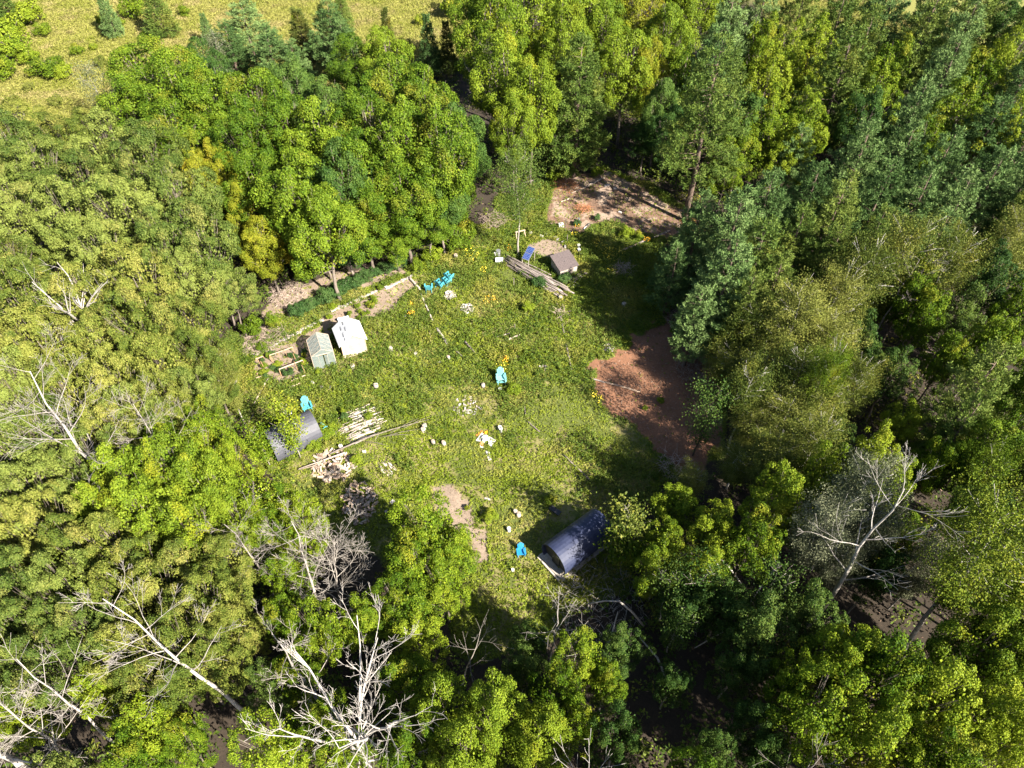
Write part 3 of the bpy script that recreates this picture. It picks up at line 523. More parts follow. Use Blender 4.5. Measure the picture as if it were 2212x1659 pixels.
for n_, (px, py, r, h, c, lab) in enumerate([
    (1352, 512, .9, 1.5, 'shrub', 'bright leafy bush left of the fallen log by the goldenrod'), (1378, 517, .6, 1.2, 'shrub', 'small bright bush touching the fallen log'), (1138, 672, .8, 1.2, 'shrub', 'yellow-green bush below the pole pile'),
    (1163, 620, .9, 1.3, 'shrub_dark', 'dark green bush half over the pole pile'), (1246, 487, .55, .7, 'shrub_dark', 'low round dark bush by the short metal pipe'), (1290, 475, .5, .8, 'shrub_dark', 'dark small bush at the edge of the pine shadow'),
    (705, 945, 1.1, 1.4, 'shrub', 'leafy bush between the grey barrel cabin and the peeled logs'), (680, 965, .9, 1.2, 'shrub', 'leafy bush against the lower side of the grey barrel cabin'), (745, 905, .4, .8, 'shrub_dark', 'small dark bush left of the peeled logs'), (742, 895, .3, .9, 'shrub', 'small yellow bush at the top left of the peeled logs'),
    (798, 905, .5, .8, 'shrub', 'green bush at the lower right of the peeled logs'), (720, 668, .55, .7, 'shrub', 'small bush behind the white-roofed shed'), (568, 757, .65, 1.0, 'shrub', 'round bright bush beside the garden bed'), (637, 900, .4, .7, 'shrub', 'small bush just above the grey barrel cabin'),
    (770, 1000, .6, 1.0, 'shrub', 'bush between the firewood heap and the scattered sticks'), (1010, 1100, .3, .5, 'shrub', 'tiny bush in the pale bare patch'), (1110, 850, .8, 1.1, 'shrub', 'bush below the stacked teal chairs'), (1220, 610, .8, 1.2, 'shrub_dark', 'shaded bush in front of the low brown-roofed shed'),
    (950, 1090, .25, .4, 'shrub', 'small weed clump on the left of the pale bare patch'), (1190, 1085, .6, .9, 'shrub', 'bright bush beside the dark flat board'), (1060, 1120, .7, 1.0, 'shrub', 'bright bush right of the pale bare patch'), (688, 808, .35, .6, 'shrub', 'small yellow bush in front of the greenhouse'),
    (1455, 720, .5, .8, 'shrub', 'small shrub at the top of the needle patch'), (1425, 870, .4, .7, 'shrub', 'lone green shrub on the needle patch'), (1393, 885, .3, .5, 'shrub', 'tiny shrub on the left side of the needle patch')]):
    place('shrub', c, G(px, py), h, r, 'bush', lab, 'bush', None, i=n_)
hedge = [(640 + k*17, 690 - k*8.5) for k in range(15)]
for k, (px, py) in enumerate(hedge):
    place('shrub', 'shrub_dark', G(px, py-6), rnd.uniform(1.0, 1.7), rnd.uniform(.8, 1.2), 'hedge_plant', 'feathery dark green plant in the row behind the stone border', 'plant', 'feathery plants behind the stone border', i=k)

# ------------------------------------------------------------------ dead trees
def dead_tree(name, label, bx, by, H, lean, seed, r0=.2, mat='grey_bark', nb=9, spread=.8, lv=3, start=.35, twigs=5, L0=.45, fork=0, vz=0.0):
    """bare tree grown limb by limb; lean is the horizontal shift of its top in metres"""
    q = random.Random(seed); g_ = G(bx, by, vz); t = thing(name, label, 'tree', (g_.x, g_.y, 0)); tr = MB(); br = MB(); tops = 1 if not fork else fork
    def limb(p, d, L, r, lev, tgt):
        n = 5 if lev < 2 else 3; pts = [p]; dd = d.copy()
        for i in range(n):
            dd = (dd + Vector((q.uniform(-1, 1), q.uniform(-1, 1), q.uniform(-.4, .9)))*.17).normalized(); pts.append(pts[-1]+dd*(L/n))
        tgt.tube(pts, [max(r*(1-.8*i/n), .008) for i in range(n+1)], 6 if lev == 0 else (5 if lev == 1 else 3), cap=False)
        if lev >= lv: return
        for k in range(twigs + (2 if lev == 0 else 0)):
            u = q.uniform(.25, 1.0); i = min(int(u*n), n-1); pp = pts[i].lerp(pts[i+1], u*n-i); dl = (pts[i+1]-pts[i]).normalized()
            a = dl.orthogonal(); a.rotate(__import__('mathutils').Quaternion(dl, q.uniform(0, 6.28)))
            nd = (dl*q.uniform(.55, 1) + a*spread*q.uniform(.5, 1) + Vector((0, 0, .15))).normalized(); limb(pp, nd, L*q.uniform(.3, .6)*(1.15-.5*u), max(r*(1-.7*u)*.55, .009), lev+1, br)
    top = Vector((lean[0], lean[1], H)); n = 8
    stem_h = .55 if fork else 1.0
    pts = [Vector((0, 0, -.3)).lerp(top, stem_h*i/n) + Vector((q.uniform(-1, 1), q.uniform(-1, 1), 0))*.012*H*(i > 0) for i in range(n+1)]
    rad = [r0*(1-(.45 if fork else .88)*i/n) for i in range(n+1)]; tr.tube(pts, rad, 8)
    if fork:
        for k in range(fork):
            a = 6.28*k/fork + q.uniform(-.3, .3); sp = spread*q.uniform(.6, 1.1); d = (top.normalized() + Vector((math.cos(a)*sp, math.sin(a)*sp, 0))).normalized()
            limb(pts[-1-(k % 3)], d, H*L0*q.uniform(.9, 1.25), r0*.5, 0, br)
    for k in range(nb):
        u = start + (1-start)*(k+q.random())/nb; i = min(int(u*n), n-1); p = pts[i].lerp(pts[i+1], u*n-i); a = k*2.4+q.uniform(-.4, .4)
        d = Vector((math.cos(a), math.sin(a), q.uniform(.25, .9))).normalized(); limb(p, d, H*L0*(1.15-.65*u)*q.uniform(.7, 1.1), rad[i]*.42, 1 if not fork else 0, br)
    tr.build('trunk', M[mat], t, True); br.build('branches', M[mat], t, True); return t
dead_tree('dead_tree', 'large bare grey tree with fine twigs spreading over the oaks on the left edge', 238, 1045, 18, (-2.2, 2.0), 11, .22, 'bleach_bark', 18, .9, 3, .45, 6, .36, vz=9)
dead_tree('dead_tree', 'thick white antler-shaped dead snag above the oak canopy on the left', 165, 665, 17, (-.2, .2), 5, .24, 'white_bark', 3, .7, 2, .8, 3, .34, fork=4, vz=11)
dead_tree('dead_tree', 'leaning pale dead tree with fanned bare branches in the lower left canopy', 560, 1560, 17.5, (-3.6, 1.2), 21, .17, 'bleach_bark', 13, .75, 3, .5, 5, .32, vz=2)
dead_tree('dead_tree', 'bare grey twiggy tree above the big white dead tree, left one of the cluster', 640, 1330, 10.5, (-2.4, 1.5), 31, .13, 'grey_bark', 14, .9, 3, .25, 6, .42)
dead_tree('dead_tree', 'bare grey twiggy tree in the middle of the cluster above the big white dead tree', 695, 1340, 11.5, (.2, 1.4), 33, .13, 'grey_bark', 16, .7, 3, .25, 7, .42)
dead_tree('dead_tree', 'dense brushy bare tree, right one of the cluster above the big white dead tree', 735, 1340, 9.5, (1.0, 1.2), 37, .11, 'grey_bark', 18, .8, 3, .2, 7, .45)
dead_tree('dead_tree', 'big white dead tree with many thick rising limbs at the lower centre left', 800, 1700, 13, (.4, 1.6), 41, .24, 'bleach_bark', 4, .48, 3, .5, 4, .60, fork=7)
dead_tree('dead_tree', 'bare limb rising left from behind the big white dead tree', 760, 1610, 11, (-3.0, 2.8), 42, .17, 'grey_bark', 11, .8, 3, .4, 5, .36)
dead_tree('dead_tree', 'thick pale dead trunk with forked limbs cut by the left edge near the bottom corner', 30, 1640, 15, (-1.6, .3), 43, .28, 'bleach_bark', 5, .7, 2, .6, 4, .38, fork=4, vz=6)
dead_tree('dead_tree', 'tangled grey bare tree right of the bottom left corner', 150, 1650, 13, (-.2, .8), 44, .14, 'grey_bark', 16, 1.0, 3, .45, 7, .32, vz=5)
dead_tree('dead_tree', 'small pale bare tree leaning left between the oaks at the bottom left', 265, 1610, 14, (-1.4, 1.0), 45, .13, 'bleach_bark', 11, .8, 2, .5, 6, .32, vz=3)
dead_tree('dead_tree', 'slim pale dead tree between the maples and the bright top trees', 1090, 345, 14, (-2.6, 1.5), 46, .20, 'grey_bark', 16, .7, 3, .2, 6, .36)
dead_tree('dead_tree', 'brown bare brushy tree at the top centre among the bright maples', 1255, 130, 17, (-1.0, 1), 47, .14, 'grey_bark', 10, .8, 3, .6, 6, .3)
dead_tree('dead_tree', 'white dead birch with bright bare limbs in the lower right canopy', 1745, 1350, 17, (.3, .6), 48, .20, 'white_bark', 12, .55, 3, .4, 4, .36)
dead_tree('dead_tree', 'dark leaning dead sapling right of the big white dead tree', 990, 1500, 8, (1.8, 1.2), 49, .08, 'grey_bark', 8, .7, 2, .4, 5, .4)
dead_tree('dead_tree', 'half-bare small tree with curling branches below the navy barrel cabin', 1185, 1450, 8.5, (.4, 1.0), 50, .09, 'bleach_bark', 10, 1.0, 2, .3, 4, .42)
dead_tree('dead_tree', 'thin bare pole-like tree in the shade at the lower centre', 1208, 1530, 7.5, (.6, .8), 51, .09, 'bleach_bark', 5, .5, 1, .75, 3, .2)
dead_tree('dead_tree', 'small white dead treetop at the bottom edge right of centre', 1220, 1790, 12.5, (.6, .2), 52, .13, 'white_bark', 12, .7, 2, .5, 5, .34)
dead_tree('dead_tree', 'thin bare tree at the bottom edge below the big white dead tree', 860, 1760, 11, (0, 0), 53, .08, 'bleach_bark', 8, .6, 2, .6, 4, .3)
dead_tree('dead_tree', 'bare greyish treetop poking through the olive birches on the right', 1850, 790, 12.5, (1, .5), 54, .12, 'grey_bark', 10, .7, 3, .6, 5, .3)
dead_tree('dead_tree', 'short bare twiggy top at the left of the bottom right trees', 1640, 1760, 12, (0, .2), 55, .09, 'grey_bark', 8, .6, 2, .6, 5, .28)
dead_tree('dead_tree', 'bare tree with drooping grey twigs left of the yellowish oak above the bright lime tree', 370, 1010, 15, (-.6, .8), 56, .12, 'grey_bark', 13, .9, 3, .5, 6, .3, vz=9)
for k, (a, bb, r, lab) in enumerate([((1265, 1305), (1390, 1352), .09, 'white fallen birch arching through the shade below the navy barrel cabin'), ((1380, 1375), (1450, 1490), .10, 'grey fallen trunk lying in the dark lower centre'), ((1335, 1320), (1300, 1430), .08, 'mossy thin trunk leaning in the shade right of the half-bare tree'),
                               ((1600, 1330), (1685, 1215), .08, 'grey thin leaning trunk right of the bent white birches'), ((1465, 1197), (1600, 1260), .07, 'bent white birch arching in the dark, upper one'), ((1470, 1200), (1560, 1240), .06, 'bent white birch arching in the dark, lower one'),
                               ((1820, 1050), (1870, 960), .11, 'pale fallen trunk in the dark gap on the right'), ((1500, 1400), (1620, 1345), .08, 'grey trunk lying across the lower right shade')]):
    p = G(*a, 1.2); q = G(*bb, .4); mid = (p+q)/2 + Vector((.2, .3, 1.6 if k in (0, 4, 5) else .1)); bl = MB()
    bl.tube([p, p.lerp(mid, .55)+Vector((0, 0, .25 if k in (0, 4, 5) else 0)), mid, mid.lerp(q, .5)+Vector((0, 0, .3 if k in (0, 4, 5) else 0)), q], [r*.4, r*.6, r*.8, r*.9, r], 7)
    tag(bl.build('fallen_tree', M['white_bark' if 'white' in lab else 'grey_bark'], None, True), lab, 'fallen tree')
for k, (px, py, h, r) in enumerate([(1475, 1290, 9, 1.9), (1420, 1285, 8, 1.6), (1610, 1300, 9, 1.9), (1440, 1350, 7, 1.5)]):
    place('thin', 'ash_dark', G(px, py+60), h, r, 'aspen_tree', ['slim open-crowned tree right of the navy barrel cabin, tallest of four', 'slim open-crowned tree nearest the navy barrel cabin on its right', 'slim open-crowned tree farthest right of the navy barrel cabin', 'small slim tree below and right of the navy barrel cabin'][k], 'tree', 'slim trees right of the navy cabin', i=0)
# fallen needles, chips and twigs lying on the bare ground and forest floor
xs, ys = area_pts(120000, -40, 45, 10, 95); zz = classify(xs, ys); k_ = (((zz == 3) | (zz == 4)) & (rng.random(len(xs)) < .75)) | ((zz == 5) & (rng.random(len(xs)) < .4)) | ((zz == 0) & (rng.random(len(xs)) < .05)); xs, ys = xs[k_], ys[k_]
M['chips'] = solid('bark_chips', (.08, .045, .03), (.27, .18, .13), .8, .95)
c = np.stack([xs, ys, rng.uniform(.02, .07, len(xs))], 1); tag(new_obj('ground_litter', leaf_mesh('ground_litter', [leaves(c, unit(rng.normal(size=c.shape)*.35+[0, 0, 1]), .16*rng.uniform(.4, 1.8, len(xs))**1.3, .28)]), M['chips']), 'bark chips, twigs and fallen needles scattered over the bare ground', 'litter', kind='stuff')

# ------------------------------------------------------------------ things people left in the clearing
def frame(a, b):
    """unit axes along the ground from a to b and to its left"""
    X = (b-a); X.z = 0; X.normalize(); return X, Vector((-X.y, X.x, 0))
Zv = Vector((0, 0, 1))
def text_mesh(txt, size, mat, parent, origin, X, Y, name='lettering'):
    cu = bpy.data.curves.new('lettering', 'FONT'); cu.body = txt; cu.size = size; cu.extrude = .002; cu.offset = size*.03; cu.align_x = 'CENTER'; cu.align_y = 'CENTER'; cu.resolution_u = 2
    to = bpy.data.objects.new('lettering_curve', cu); COL.objects.link(to); bpy.context.view_layer.update()
    me = bpy.data.meshes.new_from_object(to.evaluated_get(bpy.context.evaluated_depsgraph_get())); bpy.data.objects.remove(to)
    N = X.cross(Y)
    for v in me.vertices: c = v.co.copy(); v.co = origin + X*c.x + Y*c.y + N*c.z
    me.materials.clear(); return new_obj(name, me, mat, parent)

# white-roofed plywood shed
FL = C1(1085, 1235); FR = C1(1320, 1165); Xs, Ys = frame(FL, FR); W = (FR-FL).length; D = 2.45; hE = 2.0; hR = 2.9
t = thing('garden_shed', 'small plywood shed with a white wrapped gable roof printed in black', 'shed', (FL+Xs*W/2+Ys*D/2)); ang = math.atan2(Xs.y, Xs.x); t.rotation_euler = (0, 0, ang)
X, Y = Vector((1, 0, 0)), Vector((0, 1, 0)); hw = W/2; hd = D/2
b = MB(); b.prism([(-hw, -.02), (hw, -.02), (hw, hE), (0, hR-.02), (-hw, hE)], Y*-hd, Y*hd, X, Zv); b.build('wall', M['ply'], t)
b = MB()
for xx in (-.02-hw/3, hw*.36): b.box((xx, -hd-.004, hE*.5+.1), (.012, .008, hE*.98))
b.box((-hw-.01, -hd-.01, hE/2), (.06, .06, hE)); b.box((hw+.01, -hd-.01, hE/2), (.06, .06, hE)); b.build('trim', M['lumber'], t)
b = MB()
for sg in (-1, 1):
    e = Vector((sg*(hw+.20), 0, hE-.20*(hR-hE)/hw)); r = Vector((0, 0, hR)); sl = (e-r).normalized(); nrm = Vector((-sl.z*sg, 0, sl.x*sg)).normalized()
    if nrm.z < 0: nrm = -nrm
    b.box((e+r)/2+nrm*.045, ((e-r).length, D+.42, .05), (sl, Y, sl.cross(Y)))
b.box((-.1, hd-.05, hR+.02), (1.1, .55, .03)); rf = b.build('roof', M['wrap'], t)
for sg, spots in ((-1, ((.45, .45), (.45, -.50), (.45, -1.15), (.0, .85), (.0, -.05))), (1, ((.40, .55), (.42, -.30), (.9, -.05)))):
    e = Vector((sg*(hw+.20), 0, hE-.20*(hR-hE)/hw)); r = Vector((0, 0, hR)); dn = (e-r).normalized(); nrm = dn.cross(Y)*(-sg if False else 1)
    if nrm.z < 0: nrm = -nrm
    for (u, y0) in spots:
        if sg < 0: u += .25
        o = r + dn*(u+.12) + Y*y0 + nrm*.077; text_mesh('TYPAR', .20 if y0 > -1 else .13, M['ink'], rf, o, -Y if True else Y, (-Y).cross(-nrm)*(-1) if False else nrm.cross(-Y))
        if y0 > -1: text_mesh('BUILDING WRAP', .055, M['inkgrey'], rf, o+dn*-.18, -Y, nrm.cross(-Y))
# greenhouse
FL = C1(780, 1352); FR = C1(1003, 1292); Xs, Ys = frame(FL, FR); W = (FR-FL).length; D = 2.45; hE = 1.85; hR = 2.5
t = thing('greenhouse', 'small gabled greenhouse of clear film over a pale wooden frame', 'greenhouse', FL+Xs*W/2+Ys*D/2); t.rotation_euler = (0, 0, math.atan2(Xs.y, Xs.x)); hw = W/2; hd = D/2
fr = MB(); w_ = .045
for yy in (-hd, hd):
    fr.bar((-hw, yy, 0), (-hw, yy, hE), w_, w_); fr.bar((hw, yy, 0), (hw, yy, hE), w_, w_); fr.bar((-hw, yy, hE), (hw, yy, hE), w_, w_); fr.bar((-hw, yy, hE), (0, yy, hR), w_, w_); fr.bar((hw, yy, hE), (0, yy, hR), w_, w_); fr.bar((-hw, yy, .03), (hw, yy, .03), w_, w_)
for sx in (-1, 1): fr.bar((sx*hw, -hd, hE), (sx*hw, hd, hE), w_, w_); fr.bar((sx*hw, -hd, .04), (sx*hw, hd, .04), w_, w_)
fr.bar((0, -hd, hR), (0, hd, hR), w_, w_)
for k in range(4):
    y0 = -hd + D*k/4; y1 = -hd + D*(k+1)/4
    for sx in (-1, 1): fr.bar((sx*hw, y0+.02, hE), (0, y1, hR), .04, .025); fr.bar((0, y1-.02, hR), (sx*hw, y1, hE), .04, .025); fr.bar((sx*hw, y1, 0), (sx*hw, y1, hE), .03, .04)
fr.bar((-.42, -hd, 0), (-.42, -hd, 1.78), .04, .04); fr.bar((.42, -hd, 0), (.42, -hd, 1.78), .04, .04); fr.bar((-.62, -hd-.01, 1.80), (.70, -hd-.01, 1.80), .04, .05); fr.build('frame', M['lumber'], t)
f = MB(); e_ = .028
for sx in (-1, 1):
    f.box((sx*(hw+e_), 0, hE/2), (.006, D, hE)); a = Vector((sx*(hw+.03), 0, hE)); c = Vector((0, 0, hR+.03)); sl = (a-c).normalized(); f.box((a+c)/2, ((a-c).length, D+.06, .006), (sl, Y, sl.cross(Y)))
f.box((-(hw+.42)/2, -hd-e_, hE/2), (hw-.42, .006, hE)); f.box(((hw+.42)/2, -hd-e_, hE/2), (hw-.42, .006, hE)); f.prism([(-hw, hE), (hw, hE), (0, hR)], (0, -hd-e_, 0), (0, -hd-e_-.006, 0), X, Zv)
f.box((0, hd+e_, hE/2), (W, .006, hE)); f.prism([(-hw, hE), (hw, hE), (0, hR)], (0, hd+e_, 0), (0, hd+e_+.006, 0), X, Zv); f.build('film_cover', M['film'], t)
d = MB(); d.box((-.20, -hd-.05, .88), (.42, .006, 1.7), rz=.03); d.box((.27, -hd-.10, .88), (.30, .006, 1.7), rz=-.25); d.build('door_flap', M['film'], t)
for k in range(9): place('shrub', 'shrub_dark' if k % 2 else 'shrub', t.location + Xs*rnd.uniform(-hw+.3, hw-.3) + Ys*rnd.uniform(-hd+.3, hd-.3), rnd.uniform(.5, 1.0), rnd.uniform(.22, .35), 'seedling_plant', 'young plant growing inside the greenhouse', 'plant', 'plants inside the greenhouse', i=k)

# adirondack chairs
def chair(mat):
    t = thing('garden_chair', 'x', 'chair')
    s = MB()
    for k in range(5): s.box((0, -.22+.115*k, .37-.022*k), (.52, .10, .022))
    s.build('seat', mat, t); bk = MB()
    for k in range(-2, 3):
        h = .86 - .05*k*k; a = Vector((k*.108, .27, .27)); bk.bar(a, a + Vector((k*.012, .34*h/.86, h*.92)), .095, .022, up=(1, 0, 0)) if False else bk.box(a + Vector((k*.008, .16, h*.46)), (.098, .022, h), (X, Vector((0, .94, -.34)), Vector((0, .34, .94))))
    bk.box((0, .40, .62), (.52, .03, .06), (X, Vector((0, .94, -.34)), Vector((0, .34, .94)))); bk.build('backrest', mat, t)
    for sx in (-1, 1):
        a = MB(); a.box((sx*.34, -.02, .56), (.13, .66, .03)); a.build('armrest', mat, t)
        l = MB(); l.box((sx*.31, -.28, .275), (.045, .10, .55)); l.build('leg', mat, t)
        l = MB(); l.bar((sx*.27, -.30, .33), (sx*.27, .48, .02), .035, .11); l.build('leg', mat, t)
    return t
first = chair(M['teal']); seq = [first]
def put_chair(src, p, rz, lab, grp='turquoise adirondack chairs', mat=None, sc=1.0, tilt=0, z=0):
    c = src if src is first and not src.get('used') else copy_tree(src)
    first['used'] = 1; c.location = Vector(p)+Vector((0, 0, z)); c.rotation_euler = (tilt, 0, rz); c.scale = (sc,)*3; c['label'] = lab; c['group'] = grp; return c
put_chair(first, C2(300, 660), math.pi+.1, 'leftmost of the four turquoise chairs at the back of the clearing, back to the viewer', sc=1.12)
put_chair(first, C2(418, 615), math.pi-.55, 'second turquoise chair from the left in the row of four', sc=1.12)
put_chair(first, C2(488, 590), math.pi-.6, 'third turquoise chair from the left in the row of four', sc=1.12)
put_chair(first, C2(512, 540), math.pi-.6, 'farthest turquoise chair at the right end of the row of four', sc=1.12)
put_chair(first, C4(705, 375), .45, 'turquoise chair facing the viewer at the upper right corner of the grey barrel cabin', sc=1.15)
put_chair(first, C4(850, 610), -2.2, 'turquoise chair beside the open end of the grey barrel cabin', sc=1.15)
if 'used' in first: del first['used']
a = chair(M['teal2']); a.location = C2(1050, 1625); a.rotation_euler = (0, 0, .15); a.scale = (1.15,)*3; a['label'] = 'lower of two stacked faded teal chairs in the middle of the clearing'; a['group'] = 'stacked faded teal chairs'
c = copy_tree(a); c.location = a.location + Vector((0, .02, .36)); c['label'] = 'upper of two stacked faded teal chairs in the middle of the clearing'
a = chair(M['blue']); a.location = C6(427, 770); a.rotation_euler = (0, 0, .1); a.scale = (.88,)*3; a['label'] = 'bright blue chair standing alone in the shade left of the navy barrel cabin'
b = MB(); b.box((0, 0, .38), (.42, .36, .04)); b.box((0, 0, .36), (.46, .05, .03)); t = thing('footstool', 'small turquoise footstool beside the chair by the grey barrel cabin', 'footstool', C4(800, 650)); b.build('seat', M['teal'], t)
for sx in (-1, 1):
    for sy in (-1, 1): MB().box((sx*.18, sy*.14, .18), (.04, .05, .36)).build('leg', M['teal'], t)

# barrel cabins
def barrel_cabin(c0, ang, L, wd, hgt, mat, label, deck=None, chimney=False, window=True, endmat='black'):
    """c0 centre of the front end on the ground, ang direction from front to back"""
    t = thing('barrel_cabin', label, 'cabin', c0, ang); n = 22; a0 = R_(-38); a1 = R_(218); r = wd/2; zc = hgt-r
    def arc(rr): return [(rr*math.cos(a0+(a1-a0)*i/n), zc+rr*math.sin(a0+(a1-a0)*i/n)) for i in range(n+1)]
    o = arc(r); i_ = arc(r-.05); sh = MB(); segs = 6
    for k in range(segs):                                             # overlapping strips of membrane
        x0 = -.18 + (L+.30)*k/segs; x1 = -.18 + (L+.30)*(k+1)/segs + .012; rr = .004*(k % 2)
        oo = arc(r+rr); V = [(x0, p[0], p[1]) for p in oo]+[(x1, p[0], p[1]) for p in oo]+[(x0, p[0], p[1]) for p in i_]+[(x1, p[0], p[1]) for p in i_]; m_ = n+1
        F_ = []
        for j in range(n): F_ += [(j, j+1, m_+j+1, m_+j), (2*m_+j+1, 2*m_+j, 3*m_+j, 3*m_+j+1), (j+1, j, 2*m_+j, 2*m_+j+1), (m_+j, m_+j+1, 3*m_+j+1, 3*m_+j)]
        sh.add(V, F_)
    roof = sh.build('roof', mat, t, False)
    for k in range(1, segs):
        s2 = MB(); x0 = -.18 + (L+.30)*k/segs; oo = arc(r+.016); ii = arc(r-.01); V = [(x0-.02, p[0], p[1]) for p in oo]+[(x0+.03, p[0], p[1]) for p in oo]; m_ = n+1
        s2.add(V, [(j, j+1, m_+j+1, m_+j) for j in range(n)]); s2.build('seam', mat, roof)
    for nm, xx in (('front_wall', .15), ('back_wall', L-.12)):
        w = MB(); pr = arc(r-.055); w.prism(pr, (xx, 0, 0), (xx+.06, 0, 0), Vector((0, 1, 0)), Zv); w.build(nm, M[endmat], t)
    dw = MB(); dw.box((.11, 0, 1.0), (.05, .8, 1.7)); door = dw.build('door', M['black'], t); MB().box((.075, .3, 1.0), (.03, .04, .18)).build('handle', M['metal'], door)
    if window: MB().box((.13, -.75, 1.45), (.03, .42, .42)).build('window', M['glasspane'], t)
    MB().box((-.10, -.62, zc+r*.62), (.05, .75, .045)).build('lamp_rail', M['metal'], t)
    base = MB()
    for sx in (.3, L/2, L-.3): base.box((sx, 0, .16), (.18, wd*.72, .36))
    base.build('cradle', M['greywood'], t)
    if chimney:
        ch = MB(); cx = L*.42; ch.tube([(cx, r*.45, zc+r*.85), (cx, r*.45, hgt+.75)], .14, 12); ch.tube([(cx, r*.45, hgt+.75), (cx, r*.45, hgt+.80)], .24, 12); ch.tube([(cx, r*.45, hgt+.88), (cx, r*.45, hgt+1.0)], [.24, .04], 12); ch.build('chimney', M['metal'], t, True)
        fl = MB(); fl.box((cx, r*.45, zc+r*.90), (.5, .5, .05), (Vector((1, 0, 0)), Vector((0, .9, -.44)), Vector((0, .44, .9)))); fl.build('chimney_flashing', M['charcoal'], t)
    return t
ca_ = math.atan2(3.24, 4.12); A_ = C6(600, 810); B_ = C6(830, 1065); mid = (A_+B_)/2; ax = Vector((math.cos(ca_), math.sin(ca_), 0))
barrel_cabin(mid+ax*.55, ca_, 4.7, 2.75, 2.6, M['navy'], 'navy barrel-shaped cabin in dappled shade at the lower right of the clearing')
deck = thing('cabin_deck', 'weathered timber deck frame under the navy barrel cabin', 'deck', mid, ca_); W2 = (A_-B_).length/2
for nm, p, q in (('front_beam', (0, -W2, .12), (0, W2, .12)), ('side_beam', (.08, -W2, .12), (5.6, -W2, .12)), ('side_beam', (.08, W2, .12), (5.6, W2, .12)), ('back_beam', (5.68, -W2, .12), (5.68, W2, .12))): MB().bar(p, q, .14, .2).build(nm, M['greywood'], deck)
fb = MB()
for k in range(24): fb.box((.14+.23*k+.1, 0, .17), (.215, W2*2-.16, .035))
fb.build('floor_boards', M['greywood'], deck)
b = MB(); b.bar(C6(745, 640, .9), C6(860, 530, .9), .16, .05); b.build('rail', M['pole']); o = bpy.data.objects['rail']; o.name = 'leaning_board'; tag(o, 'grey plank leaning along the upper side of the navy barrel cabin', 'plank')
la = R_(34); lx = Vector((math.cos(la), math.sin(la), 0)); c0 = Vector((-17.45, 39.2, 0))
barrel_cabin(c0, la+math.pi, 3.9, 3.0, 2.45, M['charcoal'], 'charcoal grey barrel-shaped cabin with a metal chimney, half hidden by saplings', chimney=True, endmat='ply')
t = thing('chimney_cap', 'short second flue lying on the grey barrel cabin beside its chimney', 'pipe', c0 - lx*1.5 + Vector((-.62, .9, 2.32)), .4); MB().tube([(0, 0, .06), (.35, .2, .16)], .11, 10).build('pipe', M['metal'], t, True)

# poles of the long pile
pa, pb = C2(1090, 350), C2(1640, 660); Xp, Yp = frame(pa, pb); pole_me = []
for k in range(4):
    bb = MB(); L = 8.2; pts = [Vector((L*i/8, .05*math.sin(i*1.1+k*2), .03*math.sin(i*.8+k))) for i in range(9)]; bb.tube(pts, [.035+.035*i/8 for i in range(9)], 7)
    pole_me.append(bb)
proto = []
for k in range(44):
    ly = k % 4; off = rnd.uniform(-1, 1)*(1.15-.22*ly); spr = rnd.uniform(-.10, .10) ; st = pa + Yp*(off*.75+rnd.uniform(-.2, .2)) + Xp*rnd.uniform(-.6, 1.4)
    if k < 4: o = pole_me[k].build('wooden_pole', M['pole'], None, True)
    else: o = proto[k % 4].copy(); COL.objects.link(o)
    proto.append(o); o.location = (st.x, st.y, .12+.12*ly+rnd.uniform(0, .06)); o.rotation_euler = (rnd.uniform(0, 6), -.01+rnd.uniform(-.012, .012), math.atan2(Xp.y, Xp.x)+spr+off*.02); s = rnd.uniform(.72, 1.05); o.scale = (s, s*1.1, s*1.1)
    tag(o, 'long weathered grey pole in the big pole pile behind the shade', 'pole', 'long poles in the big pile')
